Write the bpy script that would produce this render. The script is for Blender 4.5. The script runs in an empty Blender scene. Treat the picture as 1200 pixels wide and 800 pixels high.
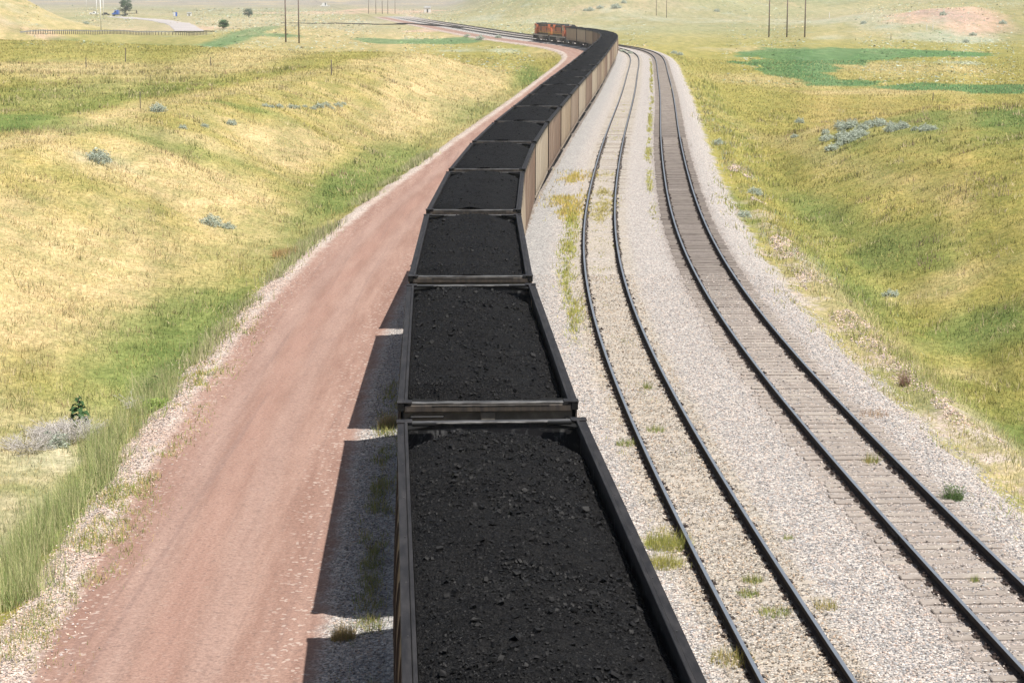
import bpy, math, random
import numpy as np
from mathutils import Vector, Matrix

random.seed(7)
rng = np.random.default_rng(11)
R = math.radians
scn = bpy.context.scene
col = scn.collection

# ------------------------------------------------------------------ camera
CAM_H = 11.02            # metres above the rail heads
FPX, PITCH = 2309.5, 0.1732
cam_d = bpy.data.cameras.new('camera')
cam_d.sensor_width = 36
cam_d.lens = 36 * FPX / 1200
cam_d.clip_start, cam_d.clip_end = 0.5, 20000
cam = bpy.data.objects.new('camera', cam_d)
col.objects.link(cam)
cam.location = (0, 0, CAM_H)
cam.rotation_euler = (math.pi / 2 - PITCH, 0, 0)
scn.camera = cam

# ------------------------------------------------------------------ light
SUN_DIR = Vector((1.86, -1.35, 4.6)).normalized()      # towards the sun
world = bpy.data.worlds.new('World')
scn.world = world
world.use_nodes = True
wn = world.node_tree
bg = wn.nodes['Background']
sky = wn.nodes.new('ShaderNodeTexSky')
sky.sky_type = 'NISHITA'
sky.sun_disc = False
sky.sun_elevation = math.asin(SUN_DIR.z)
sky.sun_rotation = math.atan2(SUN_DIR.x, SUN_DIR.y)
sky.air_density, sky.dust_density, sky.ozone_density = 1.0, 2.5, 1.0
wn.links.new(sky.outputs[0], bg.inputs[0])
bg.inputs[1].default_value = 0.055
sun_d = bpy.data.lights.new('sun', 'SUN')
sun_d.energy = 5.0
sun_d.angle = R(0.53)
sun_d.color = (1.0, 0.955, 0.89)
sun = bpy.data.objects.new('sun', sun_d)
col.objects.link(sun)
sun.rotation_euler = SUN_DIR.to_track_quat('Z', 'Y').to_euler()
sun.location = (30, -20, 60)
scn.view_settings.view_transform = 'Standard'
scn.view_settings.look = 'None'
scn.view_settings.exposure = 0.58
scn.view_settings.gamma = 1
scn.view_settings.use_curve_mapping = False
scn.cycles.max_bounces = 6
scn.cycles.volume_bounces = 1
scn.cycles.use_denoising = True

# ------------------------------------------------------------------ maths
def hash01(ix, iy, seed):
    h = (ix.astype(np.int64) * 374761393 + iy.astype(np.int64) * 668265263 + seed * 982451653) & 0x7fffffff
    h = ((h ^ (h >> 13)) * 1274126177) & 0x7fffffff
    h = (h ^ (h >> 16)) & 0xffffff
    return h / float(0xffffff)

def vnoise(x, y, seed=0):
    x = np.asarray(x, float); y = np.asarray(y, float)
    ix = np.floor(x); iy = np.floor(y)
    fx = x - ix; fy = y - iy
    fx = fx * fx * (3 - 2 * fx); fy = fy * fy * (3 - 2 * fy)
    a = hash01(ix, iy, seed); b = hash01(ix + 1, iy, seed)
    c = hash01(ix, iy + 1, seed); d = hash01(ix + 1, iy + 1, seed)
    return (a + (b - a) * fx) * (1 - fy) + (c + (d - c) * fx) * fy

def fbm(x, y, seed=0, oct=4):
    t = 0; a = 0.5; n = 0
    for i in range(oct):
        t = t + a * vnoise(x * 2 ** i + 17.3 * i, y * 2 ** i - 9.1 * i, seed + i * 31)
        n += a; a *= 0.5
    return t / n * 2 - 1          # -1..1

def sstep(x, a, b):
    t = np.clip((np.asarray(x, float) - a) / (b - a), 0, 1)
    return t * t * (3 - 2 * t)

class Spline:                      # natural cubic spline
    def __init__(s, X, Y):
        X = np.array(X, float); Y = np.array(Y, float); n = len(X)
        h = np.diff(X); A = np.eye(n); b = np.zeros(n)
        for i in range(1, n - 1):
            A[i, i - 1] = h[i - 1]; A[i, i] = 2 * (h[i - 1] + h[i]); A[i, i + 1] = h[i]
            b[i] = 3 * ((Y[i + 1] - Y[i]) / h[i] - (Y[i] - Y[i - 1]) / h[i - 1])
        c = np.linalg.solve(A, b)
        s.X, s.Y, s.c = X, Y, c
        s.b = (Y[1:] - Y[:-1]) / h - h * (2 * c[:-1] + c[1:]) / 3
        s.d = (c[1:] - c[:-1]) / (3 * h)
    def __call__(s, x):
        x = np.asarray(x, float)
        i = np.clip(np.searchsorted(s.X, x) - 1, 0, len(s.X) - 2)
        t = x - s.X[i]
        # linear outside
        y = s.Y[i] + t * (s.b[i] + t * (s.c[i] + t * s.d[i]))
        m = (s.b[-1] + 2 * s.c[-2] * (s.X[-1] - s.X[-2]) + 3 * s.d[-1] * (s.X[-1] - s.X[-2]) ** 2)
        y = np.where(x > s.X[-1], s.Y[-1] + (x - s.X[-1]) * m, y)
        return np.where(x < s.X[0], s.Y[0] + (x - s.X[0]) * s.b[0], y)

BXs = Spline([-30, 10, 32, 45, 63, 82, 101.4, 126.7, 168.5, 201, 250, 300, 350, 400, 430, 460, 490, 520, 560, 600, 707, 1060, 1500],
             [9.6, 6.25, 4.78, 4.14, 3.66, 3.80, 4.56, 6.06, 8.95, 11.35, 14.85, 18.25, 21.6, 23.6, 22.9, 20.2, 15.8, 10.7, 4.2, -1.4, -14.5, -57, -110])
def BX(y): return BXs(y)

SH = Spline([0, 33, 50, 66, 82, 98, 115, 130, 170], [-.42, -.40, -.34, -.28, -.22, -.18, -.12, -.03, 0])
def shift_a(y): return np.where(np.asarray(y) > 150, 0, np.where(np.asarray(y) < 20, -.41, SH(np.clip(y, 20, 150))))
def lat(x, y):
    """sideways distance from the middle track; the train's track spreads a little near the camera"""
    s = x - BX(y)
    return s - shift_a(y) * sstep(-s, 1.5, 3.0)
def track_point(y, off):
    if off == OFF_A:
        e = 0.5; f = lambda q: BX(q) + shift_a(q)
        dx = (f(y + e) - f(y - e)) / (2 * e); n = 1 / np.sqrt(1 + dx * dx)
        return f(y) + off * n, y - off * dx * n, dx
    e = 0.5
    dx = (BX(y + e) - BX(y - e)) / (2 * e)
    n = 1 / np.sqrt(1 + dx * dx)
    return BX(y) + off * n, y - off * dx * n, dx

OFF_A, OFF_B, OFF_C = -4.65, 0.0, 4.45

# ------------------------------------------------------------------ terrain height
NEAR_S = [-400, -200, -60, -34, -29.5, -25, -22, -19, -16.6, -15, -14, -13.1, -12.7, -12.4, -10.2, -8.0, -7.7, -7.2, -6.4, -6.1, 6.3, 6.8, 7.5, 8.2, 8.8, 9.6, 10.8, 12.5, 15, 19, 24, 32, 50, 200, 400]
NEAR_Z = [3.6, 3.4, 3.3, 3.25, 3.05, 1.75, .5, -.35, -.85, -1.0, -.85, -.48, -.45, -.47, -.43, -.46, -.44, -.40, -.27, -.22, -.22, -.28, -.7, -.8, -.68, -1.0, -1.5, -1.45, -.5, 1.1, 2.1, 2.7, 2.9, 3.0, 3.0]
FAR_Z  = [-.6, -.8, -1.2, -1.5, -1.5, -1.5, -1.4, -1.3, -1.1, -1.0, -.85, -.48, -.45, -.47, -.43, -.46, -.44, -.40, -.27, -.22, -.22, -.28, -.7, -.8, -.75, -1.0, -1.4, -1.7, -1.9, -2.0, -2.1, -2.1, -2.1, -1.9, -1.5]

def terrain(x, y):
    x = np.asarray(x, float); y = np.asarray(y, float)
    s = lat(x, y)
    zn = np.interp(s, NEAR_S, NEAR_Z); zf = np.interp(s, NEAR_S, FAR_Z)
    yf = np.where(x < -25, 288 - (x + 25) * 1.34, 288) + 8 * fbm(x / 60, y * 0, 5, 2)
    wl = 1 - sstep(y, yf - 12, yf + 45)
    wr = 1 - sstep(y + 0.25 * (x - 30), 158, 196)
    w = np.where(s < 0, wl, wr)
    z = zf + (zn - zf) * w
    m = sstep(np.abs(s + 1), 14, 24)
    z = z + m * (0.42 * fbm(x / 11, y / 16, 21, 3) + 0.5 * fbm(x / 45, y / 60, 33, 2))
    mm = sstep(np.abs(s), 6.9, 8.0) * (1 - sstep(s, -12.9, -12.4) * (1 - sstep(s, -8, -7.6)))
    z = z + mm * 0.07 * fbm(x / 1.1, y / 1.1, 3, 3)
    z = z + sstep(-s, 16.5, 20) * (1 - sstep(-s, 28, 34)) * w * .45 * fbm(s / 22, (y + s * 1.2) / 5.5, 71, 3)
    z = z + sstep(s, 11.5, 15) * (1 - sstep(s, 26, 40)) * w * .35 * fbm(s / 20, (y - s) / 6, 72, 3)
    # ruts of the dirt road
    rd = sstep(s, -12.5, -12.2) * (1 - sstep(s, -8.4, -8.1))
    z = z + rd * (-0.03 * np.exp(-((s + 11.3) / .25) ** 2) - 0.03 * np.exp(-((s + 9.6) / .25) ** 2))
    # left hill beside the highway
    z = z + 21 * np.exp(-((x + 160) / 32) ** 2 - ((y - 535) / 70) ** 2) * (1 + .12 * fbm(x / 14, y / 20, 8, 3))
    z = z + 3.2 * np.exp(-((x + 68) / 26) ** 2 - ((y - 600) / 70) ** 2)
    # eroded rise on the right
    u = sstep(x - 0.18 * (y - 600), 62, 150) * sstep(y, 590, 780) * (1 - 0.45 * sstep(y, 900, 1100))
    z = z + u * (9.5 + 3.2 * fbm(x / 28, y / 70, 44, 4))
    # far ridges
    q = x / np.maximum(y, 1)
    rr = sstep(q, -0.035, 0.03)
    z = z + rr * sstep(y, 950, 2300) * (70 + 16 * fbm(x / 160, y / 260, 51, 4))
    z = z + rr * sstep(y, 700, 1250) * (2.5 + 2.0 * fbm(x / 60, y / 120, 52, 3))
    z = z + (1 - rr) * (sstep(y, 2300, 6000) * (150 + 30 * fbm(x / 500, y / 700, 61, 3)) + sstep(y, 900, 2600) * 4)
    hc = 17 * np.exp(-((x - 60 + 0.0 * y) / 55) ** 2 - ((y - 1230) / 190) ** 2) * (1 + .2 * fbm(x / 22, y / 50, 77, 3))
    z = z + hc
    return z

def hit(px, row):
    """world point on the terrain seen at a place of the 1200 x 800 photograph"""
    X = px - 600; Y = row - 400
    d = np.array([X, FPX * math.cos(PITCH) - Y * math.sin(PITCH), -FPX * math.sin(PITCH) - Y * math.cos(PITCH)])
    d /= d[1]
    ys = np.geomspace(15, 7000, 6000)
    zr = CAM_H + d[2] * ys
    zt = terrain(d[0] * ys, ys)
    k = np.argmax(zr < zt)
    if k == 0: k = len(ys) - 1
    y0, y1 = ys[k - 1], ys[k]
    a = (CAM_H + d[2] * y0) - terrain(d[0] * y0, y0); b = (CAM_H + d[2] * y1) - terrain(d[0] * y1, y1)
    y = y0 + (y1 - y0) * a / (a - b) if a != b else y1
    x = d[0] * y
    return float(x), float(y), float(terrain(x, y))

# ------------------------------------------------------------------ colour fields (albedo, no light in them)
C_HAY = np.array([.40, .325, .175]); C_YG = np.array([.262, .238, .072]); C_GR = np.array([.135, .18, .055])
C_MARSH = np.array([.06, .16, .065]); C_SAGE = np.array([.33, .36, .30]); C_TAN = np.array([.44, .34, .20])
C_RED = np.array([.36, .20, .15]); C_PINK = np.array([.47, .325, .265]); C_LAV = np.array([.27, .235, .22])

# patches: photo ellipse (px, row, rx, ry) -> ground ellipse, kind, strength
def patch(px, row, rx, ry, amt):
    x, y, z = hit(px, row)
    y1 = hit(px, row + ry)[1]; y0 = hit(px, row - ry)[1]
    return (x, y, rx / FPX * y, max(abs(y - y1), abs(y0 - y)) * .85 + .3, amt)
HAY = [patch(*p) for p in [(90, 330, 170, 110, 1.0), (300, 270, 90, 70, .75), (240, 220, 150, 30, .8), (340, 170, 60, 30, .9), (60, 82, 170, 14, .9), (290, 68, 70, 14, .8),
       (540, 95, 75, 22, 1.0), (480, 120, 50, 14, .5), (230, 165, 60, 7, .8), (470, 43, 90, 4, .9), (1020, 108, 110, 5, .8), (1050, 80, 120, 8, .6), (900, 95, 70, 8, .7),
       (1000, 40, 130, 5, .4), (930, 170, 20, 50, .4), (60, 15, 70, 22, 1.0), (1130, 440, 60, 10, .5), (1050, 400, 50, 8, .4), (690, 12, 80, 7, .9), (400, 38, 120, 6, .8), (1120, 330, 90, 18, .5), (880, 58, 60, 4, .7), (640, 62, 30, 8, .5)]]
GRN = [patch(*p) for p in [(215, 380, 75, 55, 1.0), (180, 430, 80, 30, .7), (410, 215, 45, 40, .8), (460, 190, 50, 25, .7), (100, 150, 220, 13, .9), (290, 128, 70, 5, .9),
       (560, 130, 60, 14, .8), (620, 90, 22, 18, 1.0), (1160, 380, 70, 30, .9), (1150, 500, 80, 35, .9), (1060, 290, 60, 40, .7), (960, 250, 30, 45, .6), (1000, 150, 60, 9, .3), (1120, 140, 140, 12, .9),
       (60, 44, 220, 3, .8), (860, 240, 20, 30, .6), (980, 330, 40, 25, .5), (1090, 490, 30, 20, .8), (800, 35, 100, 5, .5), (1170, 35, 50, 8, .8), (870, 8, 90, 8, .6), (30, 620, 90, 60, .6)]]
MARSH = [patch(*p) for p in [(945, 69, 55, 8, 1.5), (1000, 65, 60, 7, 1.5), (930, 63, 65, 7.5, 1.4), (1010, 62, 100, 6.5, 1.5), (1100, 62, 60, 4.5, 1.2), (920, 75, 55, 6, 1.4), (935, 88, 38, 9, 1.5), (985, 97, 45, 5, 1.3), (1080, 102, 60, 4, 1.3), (1170, 104, 60, 6, 1.5),
         (520, 49, 70, 3.5, 1.3), (455, 49, 50, 3, 1.1), (305, 34, 22, 3, .9), (330, 41, 40, 2.4, .8), (610, 55, 25, 2, .5)]]
SAGE = [patch(*p) for p in [(460, 63, 60, 3, .4), (560, 60, 60, 3, .8), (560, 23, 60, 5, .7), (450, 23, 50, 5, .8), (800, 22, 120, 8, .7), (1000, 20, 70, 8, .8), (1130, 46, 90, 6, .9), (640, 25, 60, 4, .6), (970, 45, 50, 3, .6), (720, 33, 70, 6, .6),
        (1100, 74, 100, 3, .6), (70, 530, 60, 45, .5), (115, 187, 35, 12, .5), (185, 208, 50, 10, .5), (400, 60, 60, 2, .3)]]
PINK = [patch(*p) for p in [(1120, 17, 60, 10, 1.1), (1080, 24, 40, 6, .8), (1165, 25, 40, 8, .6), (520, 34, 60, 3, .9), (20, 33, 60, 9, .5), (210, 34, 60, 2, .5), (560, 40, 40, 3, .8), (455, 15, 80, 3, .7), (680, 10, 40, 4, .5), (380, 15, 90, 2, .6), (640, 47, 40, 3, .4)]]

def fieldsum(P, x, y):
    t = np.zeros_like(x)
    for i, (cx, cy, rx, ry, a) in enumerate(P):
        d2 = ((x - cx) / rx) ** 2 + ((y - cy) / ry) ** 2
        m = d2 < 9
        if not m.any(): continue
        e = 1 + .75 * fbm(x[m] / rx * 2.3, y[m] / ry * 2.3, 900 + i, 4)
        v = np.zeros_like(x); v[m] = a * np.exp(-(d2[m] * e) ** 1.6)
        t = np.maximum(t, v)
    return t

def ground_colour(x, y):
    """albedo of the grassland"""
    s = lat(x, y)
    k = np.clip(y / 90, .6, 9)                       # patch size grows towards the far meadows
    n1 = fbm(x / 5 / k, y / 12 / k, 101, 4); n2 = fbm(x / 1.6 / k, y / 3.5 / k, 111, 3); n3 = fbm(x / 9 / k, y / 20 / k, 121, 4)
    near = 1 - sstep(y, 240, 330)
    slope = sstep(-s, 17.5, 20.5) * (1 - sstep(-s, 29.5, 32)) * near
    ditch = np.exp(-((s + 15.6) / 1.5) ** 2) * near; ditch2 = np.exp(-((s - 11) / 2.2) ** 2) * near
    streak = fbm(s / 9, (y + s * 1.2) / 2.6, 131, 3)
    crest = np.exp(-((s + 32.3) / 1.6) ** 2) * near; crest2 = np.exp(-((y + .25 * (x - 30) - 166) / 7) ** 2) * sstep(s, 12, 17)
    rtop = sstep(s, 14, 22) * sstep(y + .25 * (x - 30), 108, 128) * (1 - sstep(y + .25 * (x - 30), 152, 162))
    top = sstep(-s, 34, 36) * (1 - sstep(-s, 44, 56)) * (1 - sstep(y, 150, 220))
    rh = sstep(s, 13, 20) * near
    hay = np.clip(fieldsum(HAY, x, y) + .30 * n1 + .22 * n2 + slope * (.38 + .5 * streak) - .5 * top + .6 * crest + .6 * crest2 - .4 * rtop, 0, 1)
    gr = np.clip(fieldsum(GRN, x, y) + .38 * n3 - .05 + .55 * ditch * (.6 + n1) + .4 * ditch2 * (.6 + n1) + .45 * top + .5 * rtop - .3 * slope - .4 * crest - .5 * crest2, 0, 1)
    c = C_YG[None] * np.ones((len(x), 1))
    def mix(c, d, w): return c + (d[None] - c) * np.clip(w, 0, 1)[:, None]
    c = mix(c, C_HAY, hay)
    c = mix(c, C_GR, gr * (1 - .4 * hay))
    rr_ = sstep(rh * (.5 + .9 * n1), .3, .9); c = mix(c, np.array([.33, .24, .10]), rr_ * .5)
    bal = fieldsum(PINK, x, y)
    c = mix(c, C_SAGE, sstep(fieldsum(SAGE, x, y) + .45 * n2, .35, .9) * .8)
    mm = sstep(fieldsum(MARSH, x, y) + .16 * n2, .42, .68); c = mix(c, C_MARSH, mm * (.85 + .15 * n1)); c = mix(c, np.array([.13, .20, .09]), mm * sstep(n1 + .4 * n3, .05, .5) * .7)
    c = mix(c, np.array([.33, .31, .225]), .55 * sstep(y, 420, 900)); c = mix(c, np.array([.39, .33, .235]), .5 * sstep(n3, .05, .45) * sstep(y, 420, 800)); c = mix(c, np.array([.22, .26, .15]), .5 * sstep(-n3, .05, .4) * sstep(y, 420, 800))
    c = mix(c, np.array([.36, .31, .20]), .6 * sstep(s, 7, 8) * (1 - sstep(s, 9.6, 11)) * (1 - sstep(y, 70, 110)))
    c = mix(c, np.array([.36, .32, .22]), .7 * sstep(-s, 14.5, 15.5) * (1 - sstep(-s, 20, 24)) * (1 - sstep(y, 50, 60)) * sstep(n1 + .6 * n2, -.4, .2))
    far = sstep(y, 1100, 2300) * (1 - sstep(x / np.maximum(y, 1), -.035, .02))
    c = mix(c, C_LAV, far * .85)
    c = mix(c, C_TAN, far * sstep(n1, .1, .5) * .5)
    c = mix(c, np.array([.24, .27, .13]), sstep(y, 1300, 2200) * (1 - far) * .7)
    c = mix(c, C_PINK, sstep(bal + .45 * n2 + .2 * n3, .3, .85) * .85); c = mix(c, np.array([.30, .235, .24]), sstep(bal + .5 * n3, .95, 1.2) * .7)
    return np.clip(c * (1 + .13 * n2 + .08 * n1)[:, None], .01, .8)

# ------------------------------------------------------------------ mesh helpers
def mesh_np(name, V, F, mats, parent=None, midx=None, smooth=False, attrs=None):
    """V (n,3), F list of equal-size face rows or a list of arrays"""
    me = bpy.data.meshes.new(name)
    V = np.asarray(V, np.float32)
    groups = F if isinstance(F, list) else [F]
    loops = np.concatenate([g.reshape(-1) for g in groups]).astype(np.int32)
    sizes = np.concatenate([np.full(len(g), g.shape[1]) for g in groups]).astype(np.int32)
    starts = np.concatenate([[0], np.cumsum(sizes)[:-1]]).astype(np.int32)
    me.vertices.add(len(V)); me.vertices.foreach_set('co', V.reshape(-1))
    me.loops.add(len(loops)); me.loops.foreach_set('vertex_index', loops)
    me.polygons.add(len(sizes)); me.polygons.foreach_set('loop_start', starts); me.polygons.foreach_set('loop_total', sizes)
    if midx is not None: me.polygons.foreach_set('material_index', np.asarray(midx, np.int32))
    me.polygons.foreach_set('use_smooth', np.full(len(sizes), smooth))
    for m in (mats if isinstance(mats, (list, tuple)) else [mats]): me.materials.append(m)
    for (an, typ, data) in (attrs or []):
        a = me.attributes.new(an, typ, 'POINT')
        a.data.foreach_set('color' if typ == 'FLOAT_COLOR' else 'value', np.asarray(data, np.float32).reshape(-1))
    me.update(); me.validate()
    o = bpy.data.objects.new(name, me)
    col.objects.link(o)
    if parent is not None: o.parent = parent
    return o

class MB:
    """collects shapes, builds ONE mesh object"""
    def __init__(s): s.v = []; s.f = []; s.m = []
    def add(s, vs, fs, m=0):
        b = len(s.v); s.v += [tuple(v) for v in vs]
        for f in fs: s.f.append(tuple(i + b for i in f)); s.m.append(m)
        return s
    def box(s, x0, x1, y0, y1, z0, z1, m=0, bev=0.0):
        if bev > 0:
            b = min(bev, (x1 - x0) / 2.2, (y1 - y0) / 2.2, (z1 - z0) / 2.2)
            vs = []
            idx = {}
            for ix, X in enumerate((x0, x1)):
                for iy, Y in enumerate((y0, y1)):
                    for iz, Z in enumerate((z0, z1)):
                        sx = b if ix == 0 else -b; sy = b if iy == 0 else -b; sz = b if iz == 0 else -b
                        idx[ix, iy, iz, 'x'] = len(vs); vs.append((X, Y + sy, Z + sz))
                        idx[ix, iy, iz, 'y'] = len(vs); vs.append((X + sx, Y, Z + sz))
                        idx[ix, iy, iz, 'z'] = len(vs); vs.append((X + sx, Y + sy, Z))
            F = []
            q = lambda *a: F.append([idx[t] for t in a])
            for i in (0, 1):
                q((i,0,0,'x'),(i,1,0,'x'),(i,1,1,'x'),(i,0,1,'x')); q((0,i,0,'y'),(1,i,0,'y'),(1,i,1,'y'),(0,i,1,'y')); q((0,0,i,'z'),(1,0,i,'z'),(1,1,i,'z'),(0,1,i,'z'))
                for j in (0, 1):
                    q((i,j,0,'x'),(i,j,0,'y'),(i,j,1,'y'),(i,j,1,'x')); q((i,0,j,'x'),(i,0,j,'z'),(i,1,j,'z'),(i,1,j,'x')); q((0,i,j,'y'),(0,i,j,'z'),(1,i,j,'z'),(1,i,j,'y'))
                    for k in (0, 1): q((i,j,k,'x'),(i,j,k,'y'),(i,j,k,'z'))
            cx = Vector(((x0+x1)/2, (y0+y1)/2, (z0+z1)/2))
            G = []
            for f in F:
                a, b_, c = (Vector(vs[i]) for i in f[:3])
                n = (b_ - a).cross(c - a); mid = sum((Vector(vs[i]) for i in f), Vector()) / len(f)
                G.append(f if n.dot(mid - cx) > 0 else f[::-1])
            return s.add(vs, G, m)
        vs = [(x0,y0,z0),(x1,y0,z0),(x1,y1,z0),(x0,y1,z0),(x0,y0,z1),(x1,y0,z1),(x1,y1,z1),(x0,y1,z1)]
        return s.add(vs, [(0,3,2,1),(4,5,6,7),(0,1,5,4),(1,2,6,5),(2,3,7,6),(3,0,4,7)], m)
    def tube(s, p, q, r, r2=None, n=8, m=0, caps=True):
        p = Vector(p); q = Vector(q); r2 = r if r2 is None else r2
        d = (q - p).normalized(); a = d.orthogonal().normalized(); b = d.cross(a)
        vs = [p + (a*math.cos(t)+b*math.sin(t))*r for t in (2*math.pi*i/n for i in range(n))] + \
             [q + (a*math.cos(t)+b*math.sin(t))*r2 for t in (2*math.pi*i/n for i in range(n))]
        fs = [(i, (i+1) % n, n+(i+1) % n, n+i) for i in range(n)]
        if caps: fs += [tuple(range(n))[::-1], tuple(range(n, 2*n))]
        return s.add(vs, fs, m)
    def prism(s, pts, axis, a, b, m=0):
        """polygon pts in the plane perpendicular to axis ('x' -> (y,z), 'y' -> (x,z), 'z' -> (x,y))"""
        def P(p, t): return {'x': (t, p[0], p[1]), 'y': (p[0], t, p[1]), 'z': (p[0], p[1], t)}[axis]
        n = len(pts); vs = [P(p, a) for p in pts] + [P(p, b) for p in pts]
        ar = sum(pts[i][0]*pts[(i+1) % n][1] - pts[(i+1) % n][0]*pts[i][1] for i in range(n))
        fs = [(i, (i+1) % n, n+(i+1) % n, n+i) for i in range(n)] + [tuple(range(n))[::-1], tuple(range(n, 2*n))]
        if (ar < 0) != (axis == 'y'): fs = [f[::-1] for f in fs]
        return s.add(vs, fs, m)
    def build(s, name, mats, parent=None, smooth=False):
        me = bpy.data.meshes.new(name)
        me.from_pydata(s.v, [], s.f)
        for m in (mats if isinstance(mats, (list, tuple)) else [mats]): me.materials.append(m)
        me.polygons.foreach_set('material_index', s.m)
        me.polygons.foreach_set('use_smooth', [smooth] * len(s.f))
        me.update()
        o = bpy.data.objects.new(name, me); col.objects.link(o)
        if parent is not None: o.parent = parent
        return o

def tag(o, label=None, cat=None, group=None, kind=None):
    if label: o['label'] = label
    if cat: o['category'] = cat
    if group: o['group'] = group
    if kind: o['kind'] = kind
    return o
def empty(name, loc, rz=0, label=None, cat=None, group=None):
    o = bpy.data.objects.new(name, None); col.objects.link(o)
    o.location = loc; o.rotation_euler = (0, 0, rz); o.empty_display_size = .3
    return tag(o, label, cat, group)
def copy_tree(o, parent=None):
    c = o.copy(); col.objects.link(c)
    if parent is not None: c.parent = parent
    for ch in list(o.children): copy_tree(ch, c)
    return c

# ------------------------------------------------------------------ materials
class NT:
    def __init__(s, name):
        s.mat = bpy.data.materials.new(name); s.mat.use_nodes = True
        s.t = s.mat.node_tree; s.n = s.t.nodes; s.l = s.t.links
        s.b = s.n['Principled BSDF']
    def node(s, typ, **kw):
        n = s.n.new(typ)
        for k, v in kw.items():
            if hasattr(n, k): setattr(n, k, v)
        return n
    def set(s, sock, v):
        if isinstance(v, bpy.types.NodeSocket): s.l.new(v, sock)
        elif isinstance(v, (tuple, list)) and sock.type == 'RGBA': sock.default_value = (*v[:3], 1)
        else: sock.default_value = v
    def math(s, op, a, b=0.0, c=None, clamp=False):
        n = s.node('ShaderNodeMath', operation=op); n.use_clamp = clamp
        s.set(n.inputs[0], a); s.set(n.inputs[1], b)
        if c is not None: s.set(n.inputs[2], c)
        return n.outputs[0]
    def mix(s, f, a, b, typ='MIX'):
        n = s.node('ShaderNodeMix'); n.data_type = 'RGBA'; n.blend_type = typ
        s.set(n.inputs[0], f); s.set(n.inputs[6], a); s.set(n.inputs[7], b)
        return n.outputs[2]
    def ramp(s, f, pts):
        n = s.node('ShaderNodeMapRange'); n.clamp = True; n.interpolation_type = 'SMOOTHSTEP'
        s.set(n.inputs[0], f); n.inputs[1].default_value = pts[0]; n.inputs[2].default_value = pts[1]
        n.inputs[3].default_value = pts[2] if len(pts) > 2 else 0; n.inputs[4].default_value = pts[3] if len(pts) > 2 else 1
        return n.outputs[0]
    def coord(s, kind='Object'): return s.node('ShaderNodeTexCoord').outputs[kind]
    def geo(s): return s.node('ShaderNodeNewGeometry').outputs['Position']
    def scale(s, v, sc):
        n = s.node('ShaderNodeMapping'); s.l.new(v, n.inputs[0]); n.inputs['Scale'].default_value = sc; return n.outputs[0]
    def noise(s, v, sc, det=4, rough=.6, dist=0):
        n = s.node('ShaderNodeTexNoise'); s.l.new(v, n.inputs['Vector']); n.inputs['Scale'].default_value = sc
        n.inputs['Detail'].default_value = det; n.inputs['Roughness'].default_value = rough; n.inputs['Distortion'].default_value = dist
        return n.outputs['Fac']
    def voro(s, v, sc, out='Color', feat='F1'):
        n = s.node('ShaderNodeTexVoronoi', feature=feat); s.l.new(v, n.inputs['Vector']); n.inputs['Scale'].default_value = sc
        return n.outputs[out]
    def sep(s, c, i=0):
        n = s.node('ShaderNodeSeparateColor'); s.l.new(c, n.inputs[0]); return n.outputs[i]
    def attr(s, name, out='Fac'):
        n = s.node('ShaderNodeAttribute'); n.attribute_name = name; return n.outputs[out]
    def bump(s, h, strength=.5, dist=.02, prev=None):
        n = s.node('ShaderNodeBump'); s.set(n.inputs['Height'], h); n.inputs['Strength'].default_value = strength; n.inputs['Distance'].default_value = dist
        if prev is not None: s.l.new(prev, n.inputs['Normal'])
        s.l.new(n.outputs[0], s.b.inputs['Normal']); return n.outputs[0]
    def out(s, c, rough=.8, metal=0, spec=.3):
        s.set(s.b.inputs['Base Color'], c); s.set(s.b.inputs['Roughness'], rough); s.set(s.b.inputs['Metallic'], metal)
        s.b.inputs['Specular IOR Level'].default_value = spec
        return s.mat

def m_plain(name, c, rough=.7, metal=0, var=.25, sc=3, spec=.3):
    t = NT(name); v = t.coord()
    n = t.noise(v, sc, 5)
    d = tuple(x * (1 - var) for x in c); e = tuple(min(1, x * (1 + var)) for x in c)
    return t.out(t.mix(t.ramp(n, (.3, .7)), d, e), rough, metal, spec)

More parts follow.
